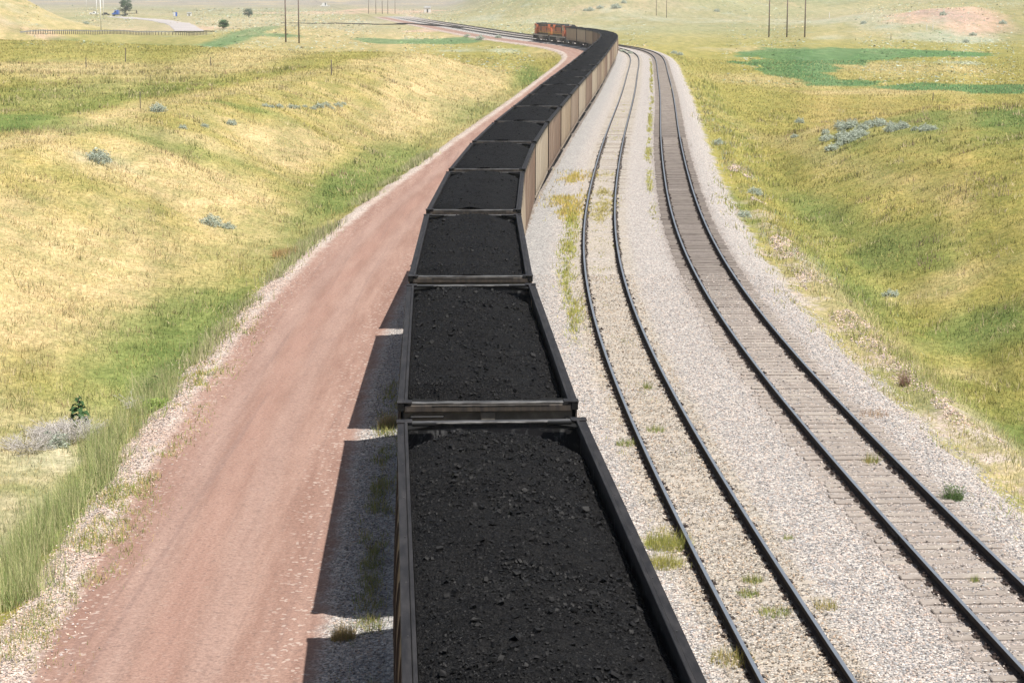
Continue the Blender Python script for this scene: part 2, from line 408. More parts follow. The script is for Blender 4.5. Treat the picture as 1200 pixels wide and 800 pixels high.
def m_ground():
    t = NT('grassland and ballast'); P = t.geo()
    lat = t.attr('lat'); base = t.attr('gcol', 'Color')
    # fine variation in the grass
    g1 = t.noise(t.scale(P, (1, .6, 1)), 5.0, 5, .7); g2 = t.noise(P, .55, 4)
    gr = t.mix(1.0, base, t.mix(t.ramp(g1, (.25, .75)), (.55, .58, .5), (1.38, 1.33, 1.3)), 'MULTIPLY')
    gr = t.mix(1.0, gr, t.mix(t.ramp(g2, (.3, .7)), (.82, .88, .78), (1.14, 1.08, 1.12)), 'MULTIPLY')
    f1 = t.noise(t.scale(P, (.05, .014, 0)), 1.0, 6, .72); f2 = t.noise(t.scale(P, (.35, .06, 0)), 1.0, 5, .75)
    gr = t.mix(1.0, gr, t.mix(t.ramp(f2, (.3, .7)), (.74, .80, .76), (1.22, 1.18, 1.22)), 'MULTIPLY')
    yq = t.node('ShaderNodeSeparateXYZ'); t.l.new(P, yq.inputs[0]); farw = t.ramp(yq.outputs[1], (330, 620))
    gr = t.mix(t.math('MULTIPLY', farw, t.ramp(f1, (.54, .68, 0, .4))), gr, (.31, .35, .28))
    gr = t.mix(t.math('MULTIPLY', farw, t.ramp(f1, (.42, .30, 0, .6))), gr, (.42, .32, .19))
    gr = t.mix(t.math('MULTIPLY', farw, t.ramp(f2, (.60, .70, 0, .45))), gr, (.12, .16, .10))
    # ballast stones
    wob = t.noise(P, .9, 5, .65); wob2 = t.noise(P, .22, 3)
    v1 = t.sep(t.voro(P, 21.0)); v2 = t.sep(t.voro(P, 30.0), 1); hue = t.sep(t.voro(P, 21.0), 2)
    dist = t.voro(P, 21.0, 'Distance')
    st = t.mix(v1, (.20, .188, .178), (.69, .65, .61))
    st = t.mix(t.ramp(hue, (.55, .9)), st, t.mix(v1, (.22, .175, .15), (.70, .59, .52)))
    st = t.mix(t.ramp(hue, (.32, .1)), st, (.27, .27, .27))
    st = t.mix(t.math('MULTIPLY', t.ramp(v2, (.86, .93)), .8), st, (.07, .065, .06))
    # dirtier, browner ballast inside the middle track and beside the tracks; greyer under the train
    dm = t.math('ABSOLUTE', lat); inB = t.math('MULTIPLY', t.ramp(dm, (1.7, 1.05)), t.ramp(wob2, (.25, .55)))
    st = t.mix(t.math('MULTIPLY', inB, .5), st, t.mix(v1, (.20, .17, .13), (.56, .50, .40)))
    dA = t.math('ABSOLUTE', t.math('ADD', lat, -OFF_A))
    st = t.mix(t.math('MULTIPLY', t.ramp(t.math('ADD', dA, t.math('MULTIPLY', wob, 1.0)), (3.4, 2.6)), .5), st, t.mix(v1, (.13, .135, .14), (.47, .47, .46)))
    dC = t.math('ABSOLUTE', t.math('ADD', lat, -OFF_C))
    inC = t.ramp(t.math('ADD', dC, t.math('MULTIPLY', t.math('SUBTRACT', wob, .5), .8)), (1.65, 1.2))
    st = t.mix(t.math('MULTIPLY', inC, .55), st, t.mix(v1, (.19, .155, .135), (.42, .36, .315)))
    # oil-stained stretch of the right track
    yy = t.node('ShaderNodeSeparateXYZ'); t.l.new(P, yy.inputs[0]); Y = yy.outputs[1]
    oil = t.math('MULTIPLY', t.math('MULTIPLY', t.ramp(Y, (62, 90)), t.ramp(Y, (205, 130))), t.ramp(t.math('ADD', dC, t.math('MULTIPLY', wob, .9)), (2.2, 1.3)))
    st = t.mix(t.math('MULTIPLY', oil, .6), st, t.mix(v1, (.10, .09, .085), (.27, .24, .225)))
    # red scoria of the dirt road
    rn = t.noise(t.scale(P, (1.6, .12, 1)), 1.0, 5, .65); rf = t.noise(P, 16, 4, .7); rl = t.noise(P, .15, 3)
    tr1 = t.noise(t.scale(P, (3.5, .05, 1)), 1.0, 3)
    rd = t.mix(t.ramp(rn, (.3, .72)), (.235, .142, .112), (.315, .208, .168))
    trk = t.math('ADD', t.ramp(t.math('ABSOLUTE', t.math('ADD', lat, 11.35)), (.55, .1)), t.ramp(t.math('ABSOLUTE', t.math('ADD', lat, 9.65)), (.55, .1)))
    rd = t.mix(t.math('MULTIPLY', trk, .3), rd, (.335, .245, .21))
    rd = t.mix(t.math('MULTIPLY', t.ramp(t.math('ABSOLUTE', t.math('ADD', lat, 10.5)), (.5, .15)), t.ramp(rl, (.3, .6, 0, .5))), rd, (.305, .185, .148))
    rd = t.mix(t.math('MULTIPLY', t.ramp(tr1, (.55, .7)), .45), rd, (.21, .14, .12))
    rd = t.mix(1.0, rd, t.mix(t.ramp(rf, (.3, .7)), (.8, .8, .8), (1.18, 1.18, 1.18)), 'MULTIPLY')
    peb = t.sep(t.voro(P, 14.0)); 
    edge = t.ramp(t.math('ADD', t.math('ABSOLUTE', t.math('ADD', lat, 10.25)), t.math('MULTIPLY', wob, .8)), (1.7, 2.3))
    rd = t.mix(t.math('MULTIPLY', t.ramp(peb, (.9, .95)), t.math('MULTIPLY_ADD', edge, .5, .10)), rd, (.48, .40, .35))
    rd = t.mix(t.math('MULTIPLY', t.ramp(peb, (.08, .04)), .3), rd, (.13, .09, .08))
    # pale gravel of the verge
    vg = t.mix(v1, (.19, .155, .135), (.66, .57, .50))
    vg = t.mix(t.math('MULTIPLY', t.ramp(wob2, (.45, .6)), .35), vg, (.36, .24, .19))
    # assemble by lateral distance, ragged edges
    e1 = t.math('MULTIPLY', t.math('SUBTRACT', wob, .5), 1.5)
    lw = t.math('ADD', lat, e1)
    lw = t.math('ADD', lw, t.math('MULTIPLY', t.math('SUBTRACT', wob2, .5), 1.0))
    lwf = t.math('ADD', lat, t.math('MULTIPLY', t.math('SUBTRACT', wob, .5), .7))
    c = t.mix(t.ramp(lw, (-13.9, -13.6)), gr, vg)
    c = t.mix(t.ramp(lwf, (-12.9, -12.4)), c, rd)
    c = t.mix(t.ramp(lwf, (-7.95, -7.45)), c, st)
    c = t.mix(t.ramp(lw, (7.3, 7.8)), c, t.mix(t.math('MULTIPLY', t.math('MULTIPLY', t.ramp(t.noise(P, .16, 4, .6), (.48, .56)), t.ramp(wob, (.3, .6))), t.math('MULTIPLY', t.ramp(lw, (10.3, 9.4)), t.ramp(Y, (125, 95)))), gr, vg))
    farfade = t.ramp(Y, (1060, 1150)); 
    c = t.mix(farfade, c, gr)
    t.b.inputs['Roughness'].default_value = .9
    isst = t.math('MULTIPLY', t.ramp(lwf, (-7.95, -7.45)), t.ramp(lw, (7.8, 7.3)))
    h = t.math('MULTIPLY', t.math('SUBTRACT', 1.0, dist), t.math('MULTIPLY_ADD', isst, .9, .1))
    b1 = t.bump(h, .9, .045)
    t.bump(t.math('ADD', g1, t.math('MULTIPLY', rf, .5)), .5, .03, b1)
    return t.out(c, .92, 0, .12)

def m_coal():
    t = NT('coal'); P = t.coord()
    v = t.voro(P, 26.0, 'Distance'); vc = t.sep(t.voro(P, 26.0)); v2 = t.voro(P, 60.0, 'Distance'); v2c = t.sep(t.voro(P, 60.0), 1)
    n = t.noise(P, 1.3, 4)
    c = t.mix(vc, (.003, .003, .0035), (.013, .013, .0135))
    c = t.mix(t.math('MULTIPLY', t.ramp(v2c, (.95, .98)), .8), c, (.07, .069, .068))
    c = t.mix(t.ramp(n, (.35, .7)), c, t.mix(vc, (.005, .005, .0055), (.019, .0185, .0185)))
    h = t.math('ADD', t.math('MULTIPLY', t.math('SUBTRACT', 1, v), t.math('MULTIPLY_ADD', vc, 1.0, .3)), t.math('MULTIPLY', t.math('SUBTRACT', 1, v2), .4))
    t.bump(h, 1.0, .035)
    return t.out(c, t.math('MULTIPLY_ADD', vc, .3, .55), 0, .07)

def m_car_side(name, light, dark):
    t = NT(name); P = t.coord()
    st = t.noise(t.scale(P, (1, 5.5, .22)), 1.0, 5, .7); st2 = t.noise(t.scale(P, (1, 1.1, .05)), 1.0, 3); bl = t.noise(P, 2.2, 5)
    z = t.node('ShaderNodeSeparateXYZ'); t.l.new(P, z.inputs[0])
    c = t.mix(t.ramp(st, (.3, .72)), light, dark)
    c = t.mix(t.math('MULTIPLY', t.ramp(st2, (.42, .6)), .55), c, dark)
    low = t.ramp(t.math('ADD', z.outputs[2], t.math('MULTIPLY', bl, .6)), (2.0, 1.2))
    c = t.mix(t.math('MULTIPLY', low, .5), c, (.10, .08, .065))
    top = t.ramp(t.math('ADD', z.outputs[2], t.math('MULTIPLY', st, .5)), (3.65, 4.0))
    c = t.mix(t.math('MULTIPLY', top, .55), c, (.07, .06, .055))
    t.bump(st, .15, .01)
    return t.out(c, .6, 0, .3)

def m_rim():
    t = NT('dusty dark car rim'); P = t.coord()
    n = t.noise(t.scale(P, (2, .5, 2)), 3.0, 6, .7); n2 = t.noise(P, 18, 4)
    c = t.mix(t.ramp(n, (.35, .7)), (.013, .0125, .014), (.034, .032, .033))
    c = t.mix(t.math('MULTIPLY', t.ramp(n2, (.6, .75)), .5), c, (.014, .013, .013))
    t.bump(n2, .2, .006)
    return t.out(c, .6, 0, .18)

def m_inside():
    t = NT('coal-blackened car interior'); P = t.coord()
    n = t.noise(t.scale(P, (1.6, 1.6, 1.0)), 2.4, 6, .72, .6)
    c = t.mix(t.ramp(n, (.50, .68)), (.014, .0135, .015), (.17, .168, .165))
    return t.out(c, .6, .1, .3)

def m_chord():
    t = NT('weathered end beam paint'); P = t.coord()
    n = t.noise(t.scale(P, (5, 1, .8)), 2.0, 5, .7); n2 = t.noise(P, 9, 4)
    c = t.mix(t.ramp(n, (.3, .7)), (.085, .068, .054), (.038, .034, .032))
    c = t.mix(t.math('MULTIPLY', t.ramp(n2, (.58, .75)), .5), c, (.17, .15, .13))
    return t.out(c, .6, .1, .3)

def m_bright():
    t = NT('scuffed bright steel edge'); P = t.coord()
    n = t.noise(t.scale(P, (1, 6, 6)), 3.0, 5, .7)
    c = t.mix(t.ramp(n, (.42, .62)), (.045, .042, .04), (.16, .155, .15))
    return t.out(c, .45, .4, .5)

def m_rail_head():
    t = NT('worn rail head'); P = t.geo(); n = t.noise(t.scale(P, (6, .5, 1)), 1.0, 4)
    return t.out(t.mix(n, (.30, .335, .385), (.46, .49, .53)), .36, .75, .5)
def m_rail_side():
    t = NT('rusty rail web'); P = t.geo(); n = t.noise(P, 4.0, 5)
    return t.out(t.mix(n, (.022, .017, .016), (.06, .043, .036)), .8, 0, .2)
def m_tie(name='weathered wooden tie', lo=(.17, .145, .125), hi=(.40, .355, .32)):
    t = NT(name); P = t.coord(); G = t.geo()
    n = t.noise(t.scale(P, (.8, 14, 6)), 2.5, 6, .7); b = t.noise(G, .7, 4); rn = t.node('ShaderNodeObjectInfo').outputs['Random']
    c = t.mix(t.ramp(n, (.3, .7)), lo, hi)
    c = t.mix(t.math('MULTIPLY', t.ramp(b, (.45, .65)), .5), c, (.40, .36, .31))
    c = t.mix(t.math('MULTIPLY', rn, .3), c, lo)
    yy = t.node('ShaderNodeSeparateXYZ'); t.l.new(G, yy.inputs[0]); Y = yy.outputs[1]
    oil = t.math('MULTIPLY', t.math('MULTIPLY', t.ramp(Y, (62, 90)), t.ramp(Y, (205, 130))), t.ramp(yy.outputs[0], (5.5, 6.8)))
    c = t.mix(t.math('MULTIPLY', oil, .55), c, (.085, .072, .066))
    t.bump(n, .5, .01)
    return t.out(c, .9, 0, .1)
def m_grass(name='grass blade'):
    t = NT(name); c = t.mix(1.0, t.attr('bcol', 'Color'), (1.55, 1.55, 1.55), 'MULTIPLY')
    tr = t.node('ShaderNodeBsdfTranslucent'); t.l.new(c, tr.inputs[0])
    t.b.inputs['Roughness'].default_value = .75; t.b.inputs['Specular IOR Level'].default_value = .15
    t.l.new(c, t.b.inputs['Base Color'])
    mx = t.node('ShaderNodeMixShader'); mx.inputs[0].default_value = .5
    t.l.new(t.b.outputs[0], mx.inputs[1]); t.l.new(tr.outputs[0], mx.inputs[2])
    t.l.new(mx.outputs[0], t.n['Material Output'].inputs[0])
    return t.mat
def m_stone():
    t = NT('loose ballast stone'); c = t.attr('bcol', 'Color')
    return t.out(c, .9, 0, .15)

def m_lump():
    t = NT('coal lump'); v = t.noise(t.coord(), 9.0, 2)
    return t.out(t.mix(t.ramp(v, (.35, .7)), (.004, .004, .0045), (.021, .0205, .0205)), .6, 0, .15)
M = dict(ground=m_ground(), lump=m_lump(), coal=m_coal(), rim=m_rim(), inside=m_inside(), chord=m_chord(), bright=m_bright(),
         head=m_rail_head(), web=m_rail_side(), tie=m_tie(), dustytie=m_tie('ballast-dusted tie', (.27, .235, .195), (.50, .45, .39)), grass=m_grass(), stone=m_stone(),
         black=m_plain('black steel', (.018, .018, .02), .6), under=m_plain('grimy underframe', (.045, .038, .034), .8),
         wheel=m_plain('wheel steel', (.07, .055, .05), .6, .3), endgrey=m_plain('dull grey car end', (.115, .105, .09), .7, 0, .25, 4),
         holeblack=m_plain('black for rim tube shade and gussets', (.004, .004, .004), .9, 0, .1),
         orange=m_plain('locomotive orange paint', (.56, .17, .08), .5, 0, .18, 1.2), locoblack=m_plain('locomotive roof paint', (.06, .065, .065), .6),
         yellow=m_plain('yellow stripe paint', (.70, .45, .06), .5), tank=m_plain('dusty fuel tank grey', (.30, .29, .28), .7), glass=m_plain('dark cab glass', (.03, .04, .05), .15, 0, .1, 3, .6),
         lens=m_plain('lamp glass', (.75, .72, .65), .2, 0, .05), wood=m_plain('weathered pole wood', (.135, .10, .085), .9, 0, .25, 2), postwood=m_plain('grey fence wood', (.15, .13, .115), .9),
         whitepaint=m_plain('white painted steel', (.78, .78, .78), .5, 0, .05), galv=m_plain('galvanised guardrail', (.36, .36, .35), .5, .3, .15, 1), asphalt=m_plain('pale highway surface', (.38, .35, .34), .9, 0, .08, .05),
         blue=m_plain('blue truck paint', (.05, .14, .55), .4), tyre=m_plain('tyre rubber', (.02, .02, .02), .9), bark=m_plain('tree bark', (.11, .085, .065), .95),
         drybrush=m_plain('bleached dead twigs', (.50, .47, .44), .9, 0, .2, 9), browntwig=m_plain('brown dry weed stem', (.22, .14, .10), .9), concrete=m_plain('concrete', (.40, .39, .37), .9),
         white=m_plain('white sheet wall', (.75, .75, .74), .6, 0, .05))
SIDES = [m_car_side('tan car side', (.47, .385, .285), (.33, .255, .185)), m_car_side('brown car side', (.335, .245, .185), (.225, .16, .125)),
         m_car_side('pale grey-tan car side', (.50, .43, .34), (.42, .355, .28)), m_car_side('dusty rose-brown car side', (.40, .315, .245), (.29, .225, .175)), m_car_side('rusty brown car side darkened for shade', (.075, .052, .042), (.04, .032, .028))]  # last one: rusty brown with the near cars' flank shade painted in

# ------------------------------------------------------------------ the ground, one sheet
ys = [10.0]
while ys[-1] < 9000:
    y = ys[-1]; ys.append(y + max(.28, y * (.0085 if y < 700 else .013)))
ys = np.array(ys)
ss = np.unique(np.concatenate([np.arange(-15, 13.01, .25), -15 - np.cumsum(.25 * 1.035 ** np.arange(0, 110)), 13 + np.cumsum(.25 * 1.035 ** np.arange(0, 110))]))
ss = np.concatenate([[-6000, -3500, -2000, -1200, -900, -700, -500, -400], ss[(ss > -330) & (ss < 330)], [400, 500, 700, 900, 1200, 2000, 3500, 6000]])
gy, gs = np.meshgrid(ys, ss, indexing='ij')
fan = np.maximum(1, gy / 330)                       # the sheet widens with distance
gx = BX(gy) + np.where(np.abs(gs) < 15, gs, np.sign(gs) * (15 + (np.abs(gs) - 15) * fan))
gx, gyf = gx.reshape(-1), gy.reshape(-1)
gz = terrain(gx, gyf)
nr, nc = gy.shape
ii = (np.arange(nr - 1)[:, None] * nc + np.arange(nc - 1)[None]).reshape(-1)
F = np.stack([ii, ii + 1, ii + 1 + nc, ii + nc], 1)
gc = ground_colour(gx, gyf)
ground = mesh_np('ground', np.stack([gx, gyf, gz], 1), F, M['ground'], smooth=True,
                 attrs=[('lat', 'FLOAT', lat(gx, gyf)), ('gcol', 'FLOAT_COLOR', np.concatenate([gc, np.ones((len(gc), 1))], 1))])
tag(ground, kind='structure')
print('ground', nr * nc)

# ------------------------------------------------------------------ railway tracks
def rail_mesh(name, off, y0, y1, parent):
    yy = [y0]
    while yy[-1] < y1: yy.append(yy[-1] + max(1.2, yy[-1] * .012))
    x, y, dx = track_point(np.array(yy), off)
    nx = 1 / np.sqrt(1 + dx * dx); ny = -dx * nx
    prof = [(-.036, 0), (.036, 0), (.037, -.035), (.009, -.05), (.009, -.145), (.07, -.158), (.07, -.172), (-.07, -.172), (-.07, -.158), (-.009, -.145), (-.009, -.05), (-.037, -.035)]
    n = len(prof); V = []
    for i in range(len(yy)):
        for (a, z) in prof: V.append((x[i] + nx[i] * a, y[i] + ny[i] * a, z))
    F = []; mi = []
    for i in range(len(yy) - 1):
        for k in range(n):
            k2 = (k + 1) % n
            F.append((i * n + k2, i * n + k, (i + 1) * n + k, (i + 1) * n + k2)); mi.append(0 if k == 0 else 1)
    return mesh_np(name, V, np.array(F), [M['head'], M['web']], parent, mi)

def tie_local(L, W, H, plates=True):
    mb = MB()
    mb.box(-L/2, L/2, -W/2, W/2, -H, 0, 0, .018)
    if plates:
        for sx in (-1, 1):
            c = sx * .7525
            mb.box(c - .17, c + .17, -.095, .095, .001, .014, 1)
            for q in (-.1, .1): mb.box(c + q - .025, c + q + .025, -.12, -.07, .012, .045, 1); mb.box(c + q - .025, c + q + .025, .07, .12, .012, .045, 1)
    return mb

def make_track(label, off, y0, y1, tie0, tie1, zt, nind, tm='tie'):
    x, y, _ = track_point(np.array(20.0), off)
    t = empty('railway_track', (0, 0, 0), 0, label, 'railway track')
    for sgn in (-1, 1): rail_mesh('rail', off + sgn * .7525, y0, y1, t)
    vars_ = []
    for k in range(4):
        o = tie_local(2.55 + .08 * k, .225 + .006 * (k % 3), .17).build('sleeper', [M[tm], M['web']], t)
        vars_.append(o)
    yy = tie0; i = 0; V = []; Fs = []; mi = []
    while yy < tie1:
        px, py, dx = track_point(np.array(yy), off)
        a = -math.atan(float(dx)) + random.gauss(0, .008)
        z = zt + random.gauss(0, .007)
        px = float(px) + random.gauss(0, .035); py = float(py)
        if i < nind:
            src = vars_[i] if i < 4 else vars_[random.randrange(4)].copy()
            if i >= 4: col.objects.link(src)
            src.location = (px, py, z); src.rotation_euler = (0, 0, a); src.parent = t
        else:
            far = yy > 160
            mb = tie_local(2.6, .23, .17, not far) if not far else MB().box(-1.3, 1.3, -.115, .115, -.17, 0, 0)
            ca, sa = math.cos(a), math.sin(a); b = len(V)
            V += [(px + v[0] * ca - v[1] * sa, py + v[0] * sa + v[1] * ca, z + v[2]) for v in mb.v]
            for f, m in zip(mb.f, mb.m): Fs.append(tuple(q + b for q in f)); mi.append(m)
        yy += .53 + random.gauss(0, .012); i += 1
    mb = MB(); mb.v = V; mb.f = Fs; mb.m = mi
    o = mb.build('sleeper', [M[tm], M['web']], t); tag(o, kind='stuff')
    # bolted joint bars
    j = 37.0 + 3 * off / 4.45
    while j < 220:
        for sgn in (-1, 1):
            jj = j + (6 if sgn > 0 else 0)
            px, py, dx = track_point(np.array(jj), off + sgn * .7525)
            bar = MB()
            for q in (-1, 1):
                bar.box(q * .03 - .014, q * .03 + .014, -.45, .45, -.14, -.055, 0, .006)
                for b in range(6): bar.box(q * .05 - .012, q * .05 + .012, -.40 + b * .16 - .018, -.40 + b * .16 + .018, -.115, -.08, 0)
            bo = bar.build('joint_bar', M['under'], t)
            bo.location = (float(px), float(py), 0); bo.rotation_euler = (0, 0, -math.atan(float(dx)))
        j += 24
    return t
make_track('track carrying the loaded coal train, beside the red dirt road', OFF_A, 10, 1250, 14, 520, -.186, 100)
make_track('weedy middle track between the coal train and the right-hand track', OFF_B, 10, 1250, 28.5, 520, -.221, 100, 'dustytie')
make_track('right-hand track with bare wooden ties beside the grassy bank', OFF_C, 10, 1250, 27, 520, -.186, 100)

# ------------------------------------------------------------------ coal cars
HALF = 7.39; RIM = 3.85; OW = 1.62
def make_truck(parent, y):
    t = MB()
    for sx in (-1, 1):
        t.prism([(-1.15, .42), (-1.15, .58), (-.55, .78), (.55, .78), (1.15, .58), (1.15, .42), (.6, .42), (.35, .25), (-.35, .25), (-.6, .42)], 'x', sx * 1.02 - .07, sx * 1.02 + .07)
        t.box(sx * 1.02 - .09, sx * 1.02 + .09, -.28, .28, .32, .62)
    t.box(-1.0, 1.0, -.2, .2, .55, .85)
    for yy in (-.89, .89): t.tube((-1.05, yy, .46), (1.05, yy, .46), .08, n=8)
    o = t.build('truck', M['under'], parent); o.location = (0, y, 0)
    for sx in (-1, 1):
        for yy in (-.89, .89):
            w = MB(); w.tube((sx * .69, 0, 0), (sx * .82, 0, 0), .46, n=20); w.tube((sx * .64, 0, 0), (sx * .69, 0, 0), .49, n=20); w.tube((sx * .82, 0, 0), (sx * .87, 0, 0), .12, n=10)
            wo = w.build('wheel', M['wheel'], o); wo.location = (0, yy, .46)
    return o

def make_car(side_mat):
    root = empty('coal_gondola', (0, 0, 0))
    for sx in (-1, 1):
        b = MB()
        xo = lambda y, z: 1.572 + .11 * max(0, math.cos(math.pi * y / 14.7)) ** .8 * math.sin(math.pi * min(1, max(0, (z - 1.12) / 2.61))) ** .55
        zs = [1.12, 1.3, 1.6, 2.0, 2.5, 3.0, 3.35, 3.55, 3.66, 3.73]
        def sheet(y0, y1, ny, off, m, edge=False):
            yy_ = [y0 + (y1 - y0) * i / ny for i in range(ny + 1)]; vs = []
            for o_ in ((off, off - .03) if edge else (off,)):
                for y_ in yy_:
                    for z_ in zs: vs.append((sx * (xo(y_, z_) + o_), y_, z_))
            nz = len(zs); fs = []
            for i in range(ny):
                for j in range(nz - 1):
                    f = (i * nz + j, (i + 1) * nz + j, (i + 1) * nz + j + 1, i * nz + j + 1); fs.append(f if sx > 0 else f[::-1])
            if edge:
                K = (ny + 1) * nz
                for i in (0, ny):
                    for j in range(nz - 1):
                        f = (i * nz + j, i * nz + j + 1, K + i * nz + j + 1, K + i * nz + j); fs.append(f if (i == 0) == (sx > 0) else f[::-1])
            b.add(vs, fs, m)
        sheet(-7.3, 7.3, 20, 0, 0)
        xi0, xi1 = sorted((sx * 1.525, sx * 1.529)); b.box(xi0, xi1, -7.29, 7.29, 2.2, 3.72, 1)
        for k in range(11):
            yy = -7.2 + k * 1.44; w = .05 if 0 < k < 10 else .09
            sheet(yy - w, yy + w, 1, .035, 0, True)
        xa, xb = sorted((sx * 1.50, sx * 1.60)); b.box(xa, xb, -7.34, 7.34, .98, 1.118, 0, .02)
        for k in range(14):                     # rivet line
            pass
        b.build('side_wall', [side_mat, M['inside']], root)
    for sy in (-1, 1):
        b = MB()
        y0, y1 = sorted((sy * 7.22, sy * 7.26)); b.box(-1.52, 1.52, y0, y1, 1.2, 3.73, 0)
        yi0, yi1 = sorted((sy * 7.215, sy * 7.219)); b.box(-1.52, 1.52, yi0, yi1, 2.2, 3.72, 1)
        ya, yb = sorted((sy * 7.262, sy * 7.33))
        b.box(-.13, .13, ya, yb, 1.2, 3.68, 0, .012)            # centre post
        for q in (-1.48, 1.40): b.box(q, q + .08, ya, yb, 1.2, 3.56, 0, .01)
        b.box(-1.47, 1.47, ya, yb, 2.3, 2.42, 0, .01)
        b.build('end_wall', [M['endgrey'], M['inside']], root)
        g = MB()                                                # grab iron and ladder
        q = -1 if sy < 0 else 1
        ye = sy * 7.37
        g.tube((q * 1.38, ye, 3.60), (q * .80, ye, 3.60), .02, n=6)
        for e in (1.38, .80): g.tube((q * e, ye, 3.60), (q * e, sy * 7.26, 3.60), .016, n=6)
        for k in range(6): g.tube((q * 1.38, ye, 1.4 + k * .33), (q * 1.0, ye, 1.4 + k * .33), .013, n=6)
        for e in (1.38, 1.0): g.tube((q * e, ye, 1.2), (q * e, ye, 3.2), .013, n=6)
        g.build('ladder', M['black'], root)
    r = MB()
    for sx in (-1, 1):                                          # side chords: tube, outer ledge lower than the inner one
        xa, xb = sorted((sx * 1.50, sx * OW)); r.box(xa, xb, -HALF + .012, HALF - .012, 3.715, RIM, 0, .008)
        xa, xb = sorted((sx * 1.445, sx * 1.498)); r.box(xa, xb, -7.30, 7.30, 3.70, RIM + .022, 0, .008)
        for sy in (-1, 1):
            # near-black block painting the shade inside the tube end, corner plate and inner gusset
            xa, xb = sorted((sx * 1.505, sx * (OW - .004))); y0, y1 = sorted((sy * (HALF - .010), sy * HALF)); r.box(xa, xb, y0, y1, 3.72, RIM - .006, 2)
            xa, xb = sorted((sx * 1.36, sx * (OW + .012))); y0, y1 = sorted((sy * 7.16, sy * (HALF + .006))); r.box(xa, xb, y0, y1, RIM + .003, RIM + .026, 0, .005)
            pts = [(sx * 1.44, sy * 7.15), (sx * 1.44, sy * 6.85), (sx * .98, sy * 7.15)]
            r.prism(pts, 'z', RIM - .05, RIM - .03, 2)
            y0, y1 = sorted((sy * 7.05, sy * 7.15)); xa, xb = sorted((sx * .95, sx * 1.36)); r.box(xa, xb, y0, y1, RIM - .02, RIM + .015, 2, .004)
        for k in range(7):
            yy = -6.3 + k * 2.1; xa, xb = sorted((sx * 1.53, sx * 1.55)); r.box(xa, xb, yy - .01, yy + .01, RIM, RIM + .008, 3)
    r.build('top_rim', [M['rim'], M['chord'], M['holeblack'], M['bright']], root)
    for sy in (-1, 1):
        e = MB()
        y0, y1 = sorted((sy * 7.18, sy * 7.36)); e.box(-1.44, 1.44, y0, y1, RIM - .03, RIM + .004, 1, .006)
        y0, y1 = sorted((sy * 7.262, sy * 7.375)); e.box(-1.498, 1.498, y0, y1, 3.69, RIM - .034, 0, .012)
        y0, y1 = sorted((sy * 7.376, sy * 7.382)); e.box(-1.0, 1.1, y0, y1, RIM - .055, RIM - .038, 1)
        e.build('end_beam', [M['chord'], M['bright']], root)
    u = MB()
    u.box(-1.5, 1.5, -7.25, 7.25, 1.2, 1.28); u.box(-.2, .2, -7.5, 7.5, .85, 1.18)
    for sx in (-1, 1):                                         # two round-bottomed tubs between the trucks
        u.prism([(-4.1, 1.2), (-3.4, .55), (3.4, .55), (4.1, 1.2)], 'x', *sorted((sx * .3, sx * 1.42)))
    for sy in (-1, 1): u.box(-.18, .18, *sorted((sy * 7.5, sy * 7.95)), .78, .98); u.box(-.14, .14, *sorted((sy * 7.95, sy * 8.07)), .72, 1.02)
    u.build('underframe', M['under'], root)
    for y in (-5.7, 5.7): make_truck(root, y)
    return root

def ico_chunk(r):
    """one irregular lump: a jittered, tilted block"""
    a = np.array([(i, j, k) for k in (-1, 1) for j in (-1, 1) for i in (-1, 1)], float) * r * rng.uniform(.45, 1.0, 3)
    a *= rng.uniform(.55, 1.15, (8, 1))
    q = np.linalg.qr(rng.normal(0, 1, (3, 3)))[0]
    return a @ q * np.array([1, 1, .85])
CUBE = np.array([(0,2,3,1),(4,5,7,6),(0,1,5,4),(2,6,7,3),(0,4,6,2),(1,3,7,5)])
OCT = np.array([(0,1,4),(1,2,4),(2,3,4),(3,0,4),(1,0,5),(2,1,5),(3,2,5),(0,3,5)])

def coal_height(x, y, seed, asym, endd):
    u = x / 1.44; v = y / 7.2
    h = -.10 + .30 * (1 - np.abs(u) ** 2.3) - asym * np.clip(u, -1, 1) * .5 - asym * .35
    h = h - endd * sstep(np.abs(v) + .05 * u * u, .80, 1.0) * (.45 + .75 * u * u)
    h = h + .035 * np.cos(y * 2.1 + seed) * (1 - u * u) + .07 * fbm(x / 1.1 + seed * 9, y / 1.3, seed, 3)
    return h

